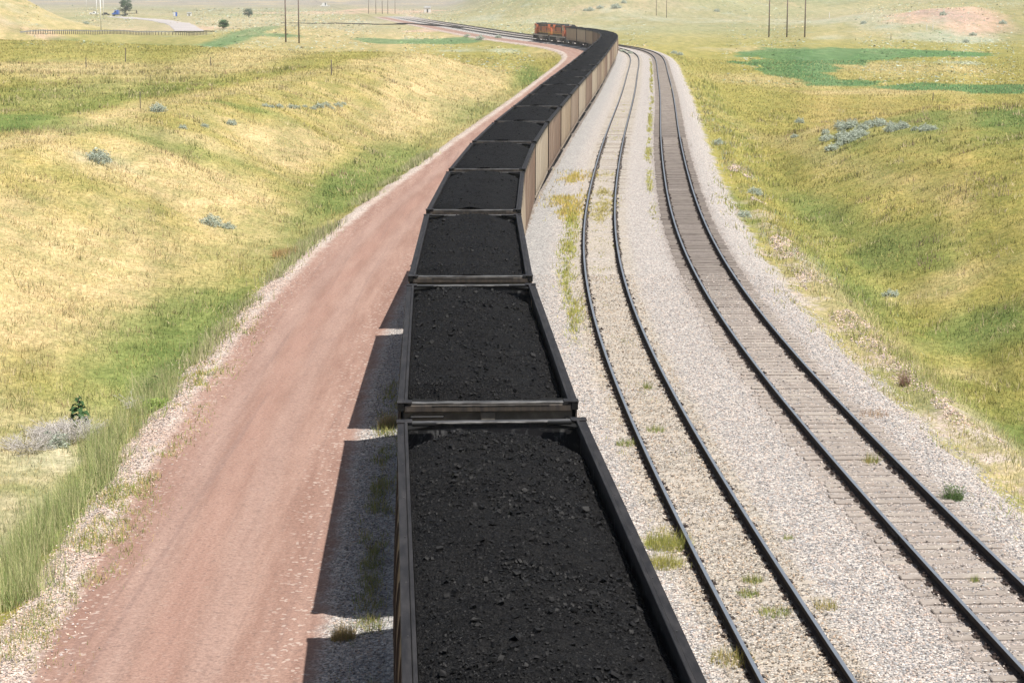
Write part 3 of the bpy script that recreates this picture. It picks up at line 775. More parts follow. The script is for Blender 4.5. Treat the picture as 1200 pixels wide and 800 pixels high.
def coal_mesh(seed, res, lumps, asym=.2, endd=.42, zoom=1.0):
    nx = int(2.86 / res); ny = int(14.36 / res)
    X, Y = np.meshgrid(np.linspace(-1.435, 1.435, nx), np.linspace(-7.185, 7.185, ny))
    X, Y = X.reshape(-1), Y.reshape(-1)
    Z = coal_height(X, Y, seed, asym, endd)
    rough = .016 * (fbm(X * 7, Y * 7, seed + 5, 2)) + .018 * (vnoise(X * 26, Y * 26, seed + 9) - .5) + .02 * (vnoise(X * 48, Y * 48, seed + 19) - .5)
    Z = Z + rough * (1 if res < .04 else .9)
    V = np.stack([X, Y, Z + RIM], 1)
    ii = (np.arange(ny - 1)[:, None] * nx + np.arange(nx - 1)[None]).reshape(-1)
    F1 = np.stack([ii, ii + 1, ii + 1 + nx, ii + nx], 1)
    vs = [V]; fs = []; base = len(V)
    for k in range(lumps):
        r = rng.uniform(.012, .028) if rng.random() < .92 else rng.uniform(.028, .058)
        # lumps roll to the shoulders of the heap and lie in bands
        while True:
            x = rng.uniform(-1.35, 1.35); y = rng.uniform(-7, 7)
            if rng.random() < .25 + .75 * sstep(fbm(np.array([x / .9]), np.array([y / 1.2]), seed + 3, 2)[0], -.3, .4): break
        z = coal_height(np.array([x]), np.array([y]), seed, asym, endd)[0] + RIM + r * .45
        vs.append(ico_chunk(r) + np.array([x, y, z])); fs.append(CUBE + base); base += 8
    Fl = [F1] + ([np.concatenate(fs)] if fs else [])
    return np.concatenate(vs), Fl

ORD = ['zeroth', 'first', 'second', 'third', 'fourth', 'fifth', 'sixth', 'seventh', 'eighth', 'ninth', 'tenth', 'eleventh', 'twelfth', 'thirteenth', 'fourteenth', 'fifteenth',
       'sixteenth', 'seventeenth', 'eighteenth', 'nineteenth', 'twentieth', 'twenty-first', 'twenty-second', 'twenty-third', 'twenty-fourth', 'twenty-fifth', 'twenty-sixth', 'twenty-seventh', 'twenty-eighth', 'twenty-ninth', 'thirtieth', 'thirty-first']
COLN = ['tan', 'brown', 'pale tan', 'dusty rose-brown', 'shade-darkened rusty brown']

# arc length along the train's track, gap 1 at y = 33.9
ya = np.arange(5, 900, .5); xa, ya2, _ = track_point(ya, OFF_A)
arc = np.concatenate([[0], np.cumsum(np.hypot(np.diff(xa), np.diff(ya2)))])
s0 = np.interp(33.88, ya2, arc) - 16.18
def on_A(s): return float(np.interp(s, arc, xa)), float(np.interp(s, arc, ya2))
def place_on(o, s, length=12.0):
    p = on_A(s - length / 2); q = on_A(s + length / 2)
    o.location = ((p[0] + q[0]) / 2, (p[1] + q[1]) / 2, 0)
    o.rotation_euler = (0, 0, -math.atan2(q[0] - p[0], q[1] - p[1]))

protos = {}
NCAR = 28
pattern = [0, 4, 4, 0, 2, 1, 2, 1, 0, 3, 2, 1, 2, 3, 0, 1, 2, 1, 3, 0, 2, 1, 0, 3, 1, 1, 0, 2, 0, 2, 1]
far_coal = []
for n in range(1, NCAR + 1):
    k = pattern[n]
    if k not in protos:
        protos[k] = make_car(SIDES[k]); c = protos[k]
    else:
        c = copy_tree(protos[k])
    place_on(c, s0 + 16.18 * (n - .5), 11.4)
    from_end = NCAR + 1 - n
    if n <= 15:
        where = ('nearest to the camera' if n == 1 else ORD[n] + ' from the camera') + ' in the coal train'
        hw = 'first car from the camera' if n == 1 else ORD[n] + ' car from the camera'
    else:
        where = ('right behind the locomotives' if from_end == 1 else ORD[from_end] + ' behind the locomotives') + ' in the coal train'
        hw = ('car right behind the locomotives' if from_end == 1 else ORD[from_end] + ' car behind the locomotives')
    desc = 'open-topped %s-sided coal gondola with dark rim, ' % COLN[k] if n > 3 else 'open-topped coal gondola with scuffed dark rim, '
    tag(c, desc + where, 'coal car', 'loaded gondolas of the coal train')
    if n <= 3:
        V, Fl = coal_mesh(n * 13, (.02, .03, .045)[n - 1], (3800, 1900, 700)[n - 1], asym=(.24, .20, .10)[n - 1], endd=(.66, .48, .36)[n - 1])
        h = mesh_np('coal_heap', V, Fl, [M['coal'], M['lump']], smooth=False, midx=np.concatenate([np.full(len(g), i) for i, g in enumerate(Fl)]))
    elif n <= 7:
        V, Fl = coal_mesh(n * 13, .08, 150, asym=.08, endd=.30)
        h = mesh_np('coal_heap', V, Fl, M['coal']); far_coal.append(h)
    else:
        h = far_coal[n % 4].copy(); col.objects.link(h)
    h.location = c.location; h.rotation_euler = c.rotation_euler
    if n > 7 and n % 2: h.rotation_euler[2] += math.pi
    tag(h, 'black coal heaped in the ' + hw, 'coal', 'coal loads of the train')

# ------------------------------------------------------------------ locomotives
def make_loco():
    r = empty('locomotive', (0, 0, 0))
    b = MB()
    b.box(-1.52, 1.52, -10.6, 10.6, 1.30, 1.60, 0, .03); b.build('walkway', M['under'], r)
    h = MB()
    h.box(-.95, .95, -10.1, 5.9, 1.6, 4.05, 0, .12)                                   # long hood
    h.prism([(-.95, 3.1), (-1.5, 3.7), (-1.5, 4.2), (1.5, 4.2), (1.5, 3.7), (.95, 3.1)], 'y', -10.0, -6.2, 0)   # flared radiators
    h.box(-.97, .97, -10.12, 5.9, 2.02, 2.14, 1)
    for k in range(9): h.box(-.975, .975, -5.4 + k * 1.2, -5.36 + k * 1.2, 1.7, 3.7, 2)
    h.build('hood', [M['orange'], M['yellow'], M['under']], r)
    for sx in (-1, 1):
        gg = MB()
        for (ya_, yb_, za_, zb_) in ((-10.0, 5.8, 3.62, 3.98), (-5.9, -4.9, 2.5, 3.6), (1.6, 2.8, 2.3, 3.6)):
            gg.box(*sorted((sx * .952, sx * .975)), ya_, yb_, za_, zb_, 0, .005)
        gg.box(*sorted((sx * 1.502, sx * 1.515)), -9.8, -6.4, 3.74, 4.15, 0, .004); gg.box(*sorted((sx * .952, sx * .968)), -10.0, 5.8, 1.62, 1.98, 0)
        gg.build('grille', M['locoblack'], r)
        sk = MB(); sk.box(*sorted((sx * 1.522, sx * 1.535)), -10.4, 10.4, 1.28, 1.58, 0); sk.build('side_sill', M['galv'], r)
    rf = MB()
    rf.box(-.9, .9, -6.1, 5.8, 4.051, 4.22, 0, .04); rf.box(-1.45, 1.45, -9.9, -6.3, 4.201, 4.36, 0, .04)
    for yy in (-9.0, -7.6): rf.tube((0, yy, 4.36), (0, yy, 4.44), .6, n=16)
    rf.box(-.5, .5, -2, 0, 4.22, 4.42, 0, .03); rf.box(-.6, .6, 2.4, 4.4, 4.22, 4.5, 0, .03)
    rf.build('roof', M['locoblack'], r)
    c = MB()
    c.box(-1.5, 1.5, 6.0, 8.6, 1.6, 4.15, 0, .1)
    c.prism([(-1.3, 4.15), (-1.5, 3.95), (1.5, 3.95), (1.3, 4.15), (1.0, 4.4), (-1.0, 4.4)], 'y', 6.0, 8.7, 1)
    co = c.build('cab', [M['orange'], M['locoblack']], r)
    for sx in (-1, 1):
        for yy in (6.5, 7.6):
            w = MB(); xa, xb = sorted((sx * 1.5, sx * 1.512)); w.box(xa, xb, yy, yy + .8, 3.0, 3.75); w.build('window', M['glass'], co)
    w = MB(); w.box(-1.2, -.15, 8.6, 8.612, 3.1, 3.85); w.box(.15, 1.2, 8.6, 8.612, 3.1, 3.85); w.build('window', M['glass'], co)
    no = MB(); no.prism([(8.62, 1.6), (10.4, 1.6), (10.35, 2.7), (9.9, 3.0), (8.62, 3.05)], 'x', -1.1, 1.1); no.build('nose', M['orange'], r)
    for sx in (-1, 1): hl = MB(); hl.tube((sx * .15, 8.7, 4.25), (sx * .15, 8.78, 4.25), .1, n=12); hl.build('headlight', M['lens'], r)
    t = MB(); t.prism([(-1.4, 1.25), (-1.5, .95), (-1.2, .42), (1.2, .42), (1.5, .95), (1.4, 1.25)], 'y', -2.7, 2.7); t.build('fuel_tank', M['tank'], r)
    hr = MB()
    for sx in (-1, 1):
        hr.tube((sx * 1.48, -10.5, 2.6), (sx * 1.48, 5.9, 2.6), .02, n=5)
        for k in range(10): hr.tube((sx * 1.48, -10.5 + k * 1.8, 1.6), (sx * 1.48, -10.5 + k * 1.8, 2.6), .02, n=5)
    for sy in (-1, 1):
        for sx in (-1, 1): hr.tube((sx * 1.3, sy * 10.6, 1.4), (sx * 1.3, sy * 10.6, 2.6), .025, n=5)
    hr.build('handrail', M['yellow'], r)
    for sy in (-1, 1):
        p = MB(); p.prism([(-1.4, .35), (1.4, .35), (1.5, 1.3), (-1.5, 1.3)], 'y', *sorted((sy * 10.6, sy * 10.75)), 0); p.box(-.2, .2, *sorted((sy * 10.75, sy * 11.1)), .75, 1.0, 0)
        p.build('pilot', M['locoblack'], r)
    for y in (-7.2, 7.2):
        tk = MB()
        for sx in (-1, 1):
            tk.box(*sorted((sx * .98, sx * 1.12)), -2.6, 2.6, .55, .95, 0, .03)
            for yy in (-1.9, 0, 1.9): tk.box(*sorted((sx * 1.12, sx * 1.22)), yy - .2, yy + .2, .35, .72, 0, .03)
        tk.box(-.9, .9, -2.5, 2.5, .6, 1.2)
        o = tk.build('truck', M['under'], r); o.location = (0, y, 0)
        for yy in (-1.9, 0, 1.9):
            for sx in (-1, 1):
                w = MB(); w.tube((sx * .68, 0, 0), (sx * .84, 0, 0), .53, n=18); wo = w.build('wheel', M['wheel'], o); wo.location = (0, yy, .53)
    return r
l1 = make_loco(); l2 = copy_tree(l1)
s_end = s0 + 16.18 * NCAR
place_on(l2, s_end + 11.3 + .3, 14); place_on(l1, s_end + 22.4 + 12.4, 14)
l2.rotation_euler[2] += math.pi
tag(l1, 'orange diesel locomotive with dark roof leading the coal train', 'locomotive', 'locomotives hauling the coal train')
tag(l2, 'orange diesel locomotive coupled between the leading engine and the coal cars', 'locomotive', 'locomotives hauling the coal train')

# ------------------------------------------------------------------ highway, branch line
def hit_pts(pts): return [hit(*p) for p in pts]
def ribbon(name, pts, width, mat, lift, sub=10, thick=.12):
    P = np.array(pts); t = np.arange(len(P)); tt = np.linspace(0, len(P) - 1, (len(P) - 1) * sub + 1)
    X = Spline(t, P[:, 0])(tt); Y = Spline(t, P[:, 1])(tt)
    dx = np.gradient(X); dy = np.gradient(Y); L = np.hypot(dx, dy); nx, ny = dy / L, -dx / L
    V = []
    for i in range(len(tt)):
        zc = max(float(terrain(X[i] + nx[i] * width / 2 * q, Y[i] + ny[i] * width / 2 * q)) for q in (-1, 0, 1)) + lift
        for q in (-.5, .5): V.append((X[i] + nx[i] * width * q, Y[i] + ny[i] * width * q, zc))
        for q in (-.62, .62): V.append((X[i] + nx[i] * width * q, Y[i] + ny[i] * width * q, zc - lift - thick - .5))
    F = []
    for i in range(len(tt) - 1):
        a, b = 4 * i, 4 * i + 4
        F += [(a, a + 1, b + 1, b), (a + 2, a, b, b + 2), (a + 1, a + 3, b + 3, b + 1)]
    o = mesh_np(name, V, np.array(F), mat); return o
hw_pts = hit_pts([(128, 20), (150, 21.3), (180, 23.3), (203, 27), (217, 33), (222, 37)])
tag(ribbon('highway', hw_pts, 10, M['asphalt'], .15), kind='structure')
tag(ribbon('branch_line_bed', hit_pts([(330, 27.5), (400, 28), (470, 29), (520, 31), (545, 33)]), 2.6, M['under'], .3), kind='structure')

# ------------------------------------------------------------------ guardrail
gp = [hit(px, 42.2 - .004 * px) for px in np.linspace(30, 256, 60)]
gr = empty('guardrail', (gp[0][0], gp[0][1], gp[0][2]), 0, 'long galvanised guardrail on posts along the highway edge at upper left', 'guardrail')
def rel(p, q): return (p[0] - q[0], p[1] - q[1], p[2] - q[2])
# even spacing along the line
G = np.array(gp); G[:, 1] = np.convolve(np.pad(G[:, 1], 6, 'edge'), np.ones(13) / 13, 'valid'); G[:, 0] = (np.linspace(30, 256, 60) - 600) / FPX * G[:, 1] * 1.0
d = np.concatenate([[0], np.cumsum(np.hypot(np.diff(G[:, 0]), np.diff(G[:, 1])))])
sp = np.arange(0, d[-1], 1.15); gxs = np.interp(sp, d, G[:, 0]); gys = np.interp(sp, d, G[:, 1])
mb = MB(); prev = None
for i, (x, y) in enumerate(zip(gxs, gys)):
    z = float(terrain(x, y)) + (.85 if i > 3 else .2 * i + .1)
    if prev is not None:
        for (za, zb) in ((-.02, .11), (.17, .30)):
            a = len(mb.v); mb.v += [(prev[0], prev[1], prev[2] + za), (x, y, z + za), (x, y, z + zb), (prev[0], prev[1], prev[2] + zb), (prev[0], prev[1] + .05, prev[2] + za), (x, y + .05, z + za), (x, y + .05, z + zb), (prev[0], prev[1] + .05, prev[2] + zb)]
            for f in [(0,1,2,3),(7,6,5,4),(3,2,6,7),(0,4,5,1)]: mb.f.append(tuple(q + a for q in f)); mb.m.append(0)
        a = len(mb.v); mb.v += [(prev[0], prev[1] + .03, prev[2] + .11), (x, y + .03, z + .11), (x, y + .03, z + .17), (prev[0], prev[1] + .03, prev[2] + .17)]; mb.f.append((a, a+1, a+2, a+3)); mb.m.append(0)
    prev = (x, y, z)
    if i % 1 == 0 and i < 98 and i > 1:
        pm = MB().box(-.09, .09, .06, .26, -.9, .34, 0, .01)
        po = pm.build('post', M['postwood'], gr); po.location = (x - gp[0][0], y - gp[0][1], z - gp[0][2])
mb.v = [(v[0] - gp[0][0], v[1] - gp[0][1], v[2] - gp[0][2]) for v in mb.v]
mb.build('rail', M['galv'], gr)

# ------------------------------------------------------------------ poles and posts
def pole(px, row, h, r, label, mat, name='utility_pole', cat='pole', group=None, arm=True, crown=True):
    x, y, z = hit(px, row)
    o = empty(name, (x, y, z), 0, label, cat, group)
    m = MB(); m.tube((0, 0, -1), (0, 0, h), r, r * .68, 12); m.build('shaft', mat, o, True)
    if arm:
        a = MB(); a.box(-1.2, 1.2, -.07, .07, h - 1.0, h - .85, 0, .01); a.tube((-.8, .08, h - .95), (0, .08, h - 1.7), .025, n=5); a.tube((.8, .08, h - .95), (0, .08, h - 1.7), .025, n=5); a.build('crossarm', mat, o)
        for q in (-1.1, 0.35, 1.1):
            i_ = MB(); i_.tube((q, 0, h - .85), (q, 0, h - .62), .05, .03, 8); i_.build('insulator', M['whitepaint'], o)
    return o
G1 = 'pair of wooden poles by the yellow field'
pole(335, 50, 13, .21, 'dark wooden pole at upper left, left one of a close pair', M['wood'], group=G1)
pole(350.5, 51, 13, .19, 'dark wooden pole at upper left, right one of a close pair', M['wood'], group=G1)
G2 = 'three wooden poles beyond the green marsh'
for px, w in ((901, 'left'), (922, 'middle'), (943, 'right')): pole(px, 44, 15, .24, 'tall brown pole beyond the green marsh, %s one of three' % w, M['wood'], group=G2)
G3 = 'two thin poles on the far flats'
pole(769, 18.5, 14, .15, 'thin faint pole above the train, left one of two on the far flats', M['wood'], group=G3); pole(781, 21, 14, .16, 'thin dark pole above the train, right one of two on the far flats', M['wood'], group=G3)
for i, px in enumerate((432, 440.5, 448, 454.5, 463)):
    pole(px, 16.5, 13, .2, '%s from the left of five faint poles on the distant plain' % ORD[i + 1], M['wood'], group='five faint poles on the distant plain')
for px, row, r, lab in ((118.5, 36, .17, 'thick white light pole rising behind the guardrail, nearest of the white poles'), (121.5, 22, .15, 'slim white light pole just right of the thickest white pole'),
                        (113.5, 20, .17, 'pale white light pole just left of the thickest white pole'), (101.5, 14, .11, 'faint white light pole on the slope, leftmost of the white poles')):
    o = pole(px, row, 12, r, lab, M['whitepaint'], 'light_pole', 'light pole', 'white light poles by the highway', False)
    a = MB(); a.tube((0, 0, 11.9), (1.8, 0, 12.3), .05, n=6); a.build('arm', M['whitepaint'], o); a = MB(); a.box(1.6, 2.3, -.15, .15, 12.22, 12.38, 0, .03); a.build('lamp_head', M['galv'], o)

def post(px, row, h, label, mat='postwood', r=.06):
    x, y, z = hit(px, row)
    m = MB(); m.tube((0, 0, -.3), (0, 0, h), r, r * .9, 8)
    m.tube((0, 0, h), (.01, 0, h + .04), r * .9, r * .4, 8)
    o = m.build('fence_post', M[mat], None, False); o.location = (x, y, z); o.rotation_euler = (R(random.uniform(-3, 3)), R(random.uniform(-4, 4)), 0)
    tag(o, label, 'post', 'scattered fence posts in the grassland')
post(147, 73, 1.7, 'dark post standing alone in the dry field at upper left'); post(164.5, 127, 1.15, 'thin leaning post on the green bank crest at left', r=.035)
post(388.5, 88, 1.5, 'stubby grey post on the crest above the dirt road'); post(1093, 118, 1.0, 'small grey post on the crest of the right-hand hill')
post(972, 21, 2.4, 'white marker post on the sagebrush flat at upper right', 'whitepaint', .14); post(1086, 36, 2.0, 'white post in front of the eroded hill, left one of two', 'whitepaint', .12); post(1093, 36, 2.0, 'white post in front of the eroded hill, right one of two', 'whitepaint', .12)
post(101, 79, 1.0, 'short post in the pale hay left of the lone dark post', r=.05); post(247, 78, 1.0, 'short thin post in the hay right of the lone dark post', r=.05)
post(1044, 47, 1.6, 'dark stub post at the far edge of the green marsh', r=.09)

# ------------------------------------------------------------------ vehicles and far small buildings
def wheels(root, pts, r, w=.25):
    for (x, y) in pts:
        m = MB(); m.tube((0, -w / 2, 0), (0, w / 2, 0), r, n=16); o = m.build('wheel', M['tyre'], root); o.location = (x, y, r)
        h = MB(); h.tube((0, -w / 2 - .01, 0), (0, w / 2 + .01, 0), r * .5, n=12); h.build('rim', M['galv'], o)
def on_ground(o, px, row, dz=0):
    x, y, z = hit(px, row); o.location = (x, y, z + dz); return o
t = empty('semi_truck', (0, 0, 0), 0, 'blue semi truck tractor parked in front of the dark tree', 'truck'); on_ground(t, 139, 19.5, .1); t.rotation_euler[2] = R(172)
m = MB(); m.box(-.2, 2.0, -1.15, 1.15, 1.0, 3.4, 0, .12); m.prism([(2.0, 1.0), (2.0, 2.7), (2.4, 2.6), (2.6, 1.9), (3.6, 1.75), (3.7, 1.0)], 'y', -1.1, 1.1); m.build('cab', M['blue'], t)
m = MB(); m.prism([(2.05, 2.62), (2.45, 2.5), (2.62, 1.95), (2.5, 1.95), (2.3, 2.5)], 'y', -1.0, 1.0); m.build('windscreen', M['glass'], t)
for sy in (-1, 1): m = MB(); m.box(1.0, 1.8, *sorted((sy * 1.15, sy * 1.165)), 2.1, 2.9); m.build('window', M['glass'], t); m = MB(); m.tube((-.35, sy * .95, 1.0), (-.35, sy * .95, 3.9), .09, n=10); m.build('exhaust_stack', M['galv'], t)
m = MB(); m.box(-4.0, 3.2, -.5, .5, .7, 1.0, 0, .02); m.build('chassis', M['black'], t)
wheels(t, [(2.9, s * 1.0) for s in (-1, 1)] + [(-1.9, s * 1.0) for s in (-1, 1)] + [(-3.2, s * 1.0) for s in (-1, 1)], .52, .35)
t = empty('flatbed_trailer', (0, 0, 0), 0, 'dark trailer frame standing right of the blue truck', 'trailer'); on_ground(t, 153, 18.5, .1)
m = MB(); m.box(-4.5, 4.5, -1.2, 1.2, 1.1, 1.35, 0, .03); m.build('deck', M['under'], t); m = MB(); m.box(3.5, 3.7, -1.2, 1.2, 1.35, 2.9); m.box(-3.7, -3.5, -1.2, 1.2, 1.35, 2.9); m.box(-3.7, 3.7, -.1, .1, 2.8, 2.95); m.build('rack', M['under'], t)
wheels(t, [(-3.4, s) for s in (-1, 1)] + [(-2.2, s) for s in (-1, 1)], .5, .3)
def car(px, row, label, mat, name, cat, L=4.8, H=1.5, pick=False, rz=0):
    t = empty(name, (0, 0, 0), 0, label, cat); on_ground(t, px, row, .12); t.rotation_euler[2] = rz
    m = MB(); m.prism([(-L/2, .35), (-L/2, .95), (-L*.2, 1.0), (L*.2, 1.0), (L/2, .85), (L/2, .35)], 'y', -.9, .9)
    if pick: m.prism([(-.4, 1.0), (-.4, H + .3), (.8, H + .3), (1.3, 1.0)], 'y', -.82, .82); m.box(-L/2, -.45, -.9, -.82, .95, 1.25); m.box(-L/2, -.45, .82, .9, .95, 1.25)
    else: m.prism([(-L*.38, 1.0), (-L*.25, H), (L*.1, H), (L*.25, 1.0)], 'y', -.78, .78)
    m.build('body', mat, t)
    for sy in (-1, 1): m = MB(); m.box(-.3, .7, *sorted((sy * (.83 if pick else .79), sy * (.84 if pick else .80))), 1.08, H); m.build('window', M['glass'], t)
    wheels(t, [(x, y) for x in (-L*.3, L*.31) for y in (-.82, .82)], .36)
car(110, 17.5, 'white pickup truck at the left end of the parked vehicles', M['whitepaint'], 'pickup_truck', 'pickup', 5.6, 1.6, True)
car(124, 18.5, 'dark car parked between the white poles and the blue truck', M['black'], 'parked_car', 'car', 4.8, 1.7)
car(381, 8.2, 'tiny white van far out on the distant plain', M['white'], 'van', 'van', 9.5, 3.6, rz=.1)
def shed(px, row, w, h, label, wall='white', rz=0):
    x, y, z = hit(px, row); t = empty('shed', (x, y, z), rz, label, 'shed')
    m = MB(); m.box(-w/2, w/2, -w*.35, w*.35, -.5, h * .75); m.build('wall', M[wall], t)
    m = MB(); m.prism([(-w*.42, h * .752), (0, h), (w*.42, h * .752)], 'x', -w*.54, w*.54); m.build('roof', M['galv'], t)
    m = MB(); m.box(-w*.12, w*.12, -w*.35 - .03, -w*.35 - .004, 0, h * .55); m.build('door', M['under'], t)
shed(501, 15, 4.6, 4.6, 'small white shed beside the far curve of the tracks')
shed(222 / 1.0, 19, 2.6, 2.2, 'low white shed beside the highway far behind the bush')
t = empty('road_sign', (0, 0, 0), 0, 'blue and white sign on posts beside the highway', 'sign'); on_ground(t, 205.5, 22)
m = MB(); m.box(-1.1, 1.1, -.05, .05, 1.2, 3.4, 0, .02); m.build('sign_board', M['blue'], t); m = MB(); m.box(-1.0, .1, -.062, -.052, 1.3, 3.3); m.build('panel', M['white'], t)
m = MB(); m.tube((-.8, .08, -.3), (-.8, .08, 3.2), .06, n=6); m.tube((.8, .08, -.3), (.8, .08, 3.2), .06, n=6); m.build('post', M['galv'], t)

# ------------------------------------------------------------------ trees and shrubs
def upnormal(mat, amt=.65, tn=False):
    t = mat.node_tree; g = t.nodes.new('ShaderNodeNewGeometry'); mx = t.nodes.new('ShaderNodeMix'); mx.data_type = 'VECTOR'
    mx.inputs[0].default_value = amt; t.links.new(g.outputs['Normal'], mx.inputs[4]); mx.inputs[5].default_value = (0, 0, 1)
    if tn:
        a = t.nodes.new('ShaderNodeAttribute'); a.attribute_name = 'tn'; sb = t.nodes.new('ShaderNodeVectorMath'); sb.operation = 'MULTIPLY_ADD'
        sb.inputs[1].default_value = (2, 2, 2); sb.inputs[2].default_value = (-1, -1, -1); t.links.new(a.outputs['Color'], sb.inputs[0]); t.links.new(sb.outputs[0], mx.inputs[5])
    n = t.nodes.new('ShaderNodeVectorMath'); n.operation = 'NORMALIZE'; t.links.new(mx.outputs[1], n.inputs[0]); t.links.new(n.outputs[0], t.nodes['Principled BSDF'].inputs['Normal'])
upnormal(M['grass'], .85, True)
leafm = m_grass('leaf'); upnormal(leafm, .6)

def blades(P, h, w, C, lean=.55, az=None, ground_n=False):
    """P base points, one leaning triangle each; returns arrays"""
    n = len(P); a = rng.uniform(0, 2 * np.pi, n) if az is None else az
    l = h * np.abs(rng.normal(0, lean, n)).clip(.05, 1.3); up = np.sqrt(np.maximum(h * h - (l * .8) ** 2, (h * .25) ** 2))
    a2 = rng.uniform(0, 2 * np.pi, n)
    tip = P + np.stack([l * np.cos(a), l * np.sin(a), up], 1)
    off = np.stack([w * np.cos(a2), w * np.sin(a2), 0 * w], 1) / 2
    V = np.stack([P - off, P + off, tip], 1).reshape(-1, 3)
    N = np.repeat(np.array([[.5, .5, 1.]]), n, axis=0)
    if ground_n:
        gx_ = (terrain(P[:, 0] + .5, P[:, 1]) - terrain(P[:, 0] - .5, P[:, 1])); gy_ = (terrain(P[:, 0], P[:, 1] + .5) - terrain(P[:, 0], P[:, 1] - .5))
        N = np.stack([-gx_, -gy_, np.ones(n)], 1); N = N / np.linalg.norm(N, axis=1)[:, None] * .5 + .5
    return V, np.repeat(np.concatenate([N, np.ones((n, 1))], 1), 3, axis=0), np.repeat(np.concatenate([C, np.ones((n, 1))], 1), 3, axis=0)
def build_blades(name, parts, mat=None):
    V = np.concatenate([p[0] for p in parts]); C = np.concatenate([p[2] for p in parts])
    N = np.concatenate([p[1] if p[1] is not None else np.repeat(np.array([[.5, .5, 1., 1.]]), len(p[0]), axis=0) for p in parts])
    return mesh_np(name, V, np.arange(len(V)).reshape(-1, 3), mat or M['grass'], attrs=[('bcol', 'FLOAT_COLOR', C), ('tn', 'FLOAT_COLOR', N)])

def leaves(Pc, size, C, flat=.5):
    """small random triangles around centres"""
    n = len(Pc); q = rng.normal(0, 1, (n, 3, 3)) * size[:, None, None]; q[:, :, 2] *= flat
    V = (Pc[:, None, :] + q).reshape(-1, 3)
    return V, None, np.repeat(np.concatenate([C, np.ones((n, 1))], 1), 3, axis=0)

def make_tree(label, px, row, H, W, cols, n=5000, trunk_h=.25, nclump=26, name='tree', cat='tree'):
    x, y, z = hit(px, row); o = empty(name, (x, y, z), 0, label, cat)
    m = MB(); m.tube((0, 0, -.4), (.05 * W, 0, H * trunk_h * 1.3), .05 * H * .6, .035 * H * .6, 10)
    cl = []
    for i in range(nclump):
        a = rng.uniform(0, 6.28); rr = W / 2 * math.sqrt(rng.random()) * .85; zz = H * (trunk_h + (1 - trunk_h) * rng.uniform(.08, .9))
        rr *= math.sqrt(max(.1, 1 - ((zz / H - .5) / .55) ** 2)); cl.append((rr * math.cos(a), rr * math.sin(a), zz, rng.uniform(.13, .24) * W))
        if i < 10: m.tube((.04 * W, 0, H * trunk_h), cl[-1][:3], .014 * H, .004 * H, 6)
    m.build('trunk', M['bark'], o)
    P = []; C = []
    for (cx, cy, cz, r) in cl:
        k = n // nclump; d = rng.normal(0, 1, (k, 3)); d /= np.linalg.norm(d, axis=1)[:, None]; rad = r * rng.uniform(.35, 1.0, (k, 1)) ** .6
        P.append(np.array([cx, cy, cz]) + d * rad * np.array([1, 1, .75])); C.append(np.array(cols[rng.integers(len(cols))])[None] * rng.uniform(.7, 1.3, (k, 1)))
    P = np.concatenate(P); C = np.concatenate(C)
    c = build_blades('crown', [leaves(P, np.full(len(P), .022 * W + .05), C)], leafm); c.parent = o
    return o
make_tree('dark green tree right behind the blue truck', 147, 19, 9.5, 8.0, [(.045, .08, .045), (.035, .065, .035), (.06, .10, .05)])
make_tree('round green bush at the end of the guardrail', 262, 34, 3.3, 4.0, [(.08, .15, .06), (.10, .18, .07), (.07, .12, .05)], trunk_h=.1, name='bush', cat='bush')
make_tree('small dark tree far behind the round green bush', 290.5, 20.5, 4.6, 6.0, [(.06, .10, .08), (.05, .08, .06)], 2500, .2)

def sage_mesh(rad, cols, n=900):
    P = []; m = []
    d = rng.normal(0, 1, (n, 3)); d[:, 2] = np.abs(d[:, 2]); d /= np.linalg.norm(d, axis=1)[:, None]
    lob = 1 + .35 * np.sin(d[:, 0] * 5 + rng.uniform(0, 6)) * np.cos(d[:, 1] * 6 + rng.uniform(0, 6))
    P = d * (rad * rng.uniform(.45, 1, (n, 1)) ** .5) * lob[:, None] * np.array([1, 1, .95])
    C = np.array(cols)[rng.integers(len(cols), size=n)] * rng.uniform(.75, 1.3, (n, 1))
    return leaves(P, np.full(n, rad * .06), C, .9)
SAGEC = [(.31, .345, .29), (.38, .41, .345), (.22, .255, .20)]
def shrub(proto, px, row, sc, label, group, name='sagebrush', cat='shrub'):
    o = proto.copy(); col.objects.link(o)
    for ch in list(proto.children): c = ch.copy(); col.objects.link(c); c.parent = o
    x, y, z = hit(px, row); o.location = (x, y, z - .03); o.scale = (sc, sc, sc * random.uniform(.8, 1.1)); o.rotation_euler = (0, 0, random.uniform(0, 6.28))
    tag(o, label, cat, group); return o
protos_s = []
for k in range(4):
    o = empty('sagebrush', (0, 0, 0)); f = build_blades('foliage', [sage_mesh(.6, SAGEC, 1500)], leafm); f.parent = o
    m = MB()
    for j in range(7): a = rng.uniform(0, 6.28); m.tube((0, 0, -.1), (.3 * math.cos(a), .3 * math.sin(a), .33), .02, .008, 5)
    m.build('stem', M['bark'], o).parent = o; protos_s.append(o)
GS = 'grey-green sagebrush on the right-hand hill'
R_S = [(985, 146, .9), (991, 150, 1.15), (999, 147, 1.1), (1003, 154, .8), (988, 160, 1.1), (993, 164, 1.2), (999, 161, 1.1), (1006, 158, 1.0), (1011, 150, .9), (1012, 156, .8), (1029, 145, 1.25), (1033, 143, .7),
       (1045, 151, .95), (1044, 144, .6), (1056, 148, .9), (1060, 147, .7), (970, 162, 1.1), (968, 154, .7), (975, 173, .9), (1073, 150, .6), (1084, 150, .8), (1092, 150, .75), (937, 141, .9), (931, 158, .6), (1018, 143, .6), (983, 168, .7)]
R_S.sort(key=lambda p: (p[0], p[1]))
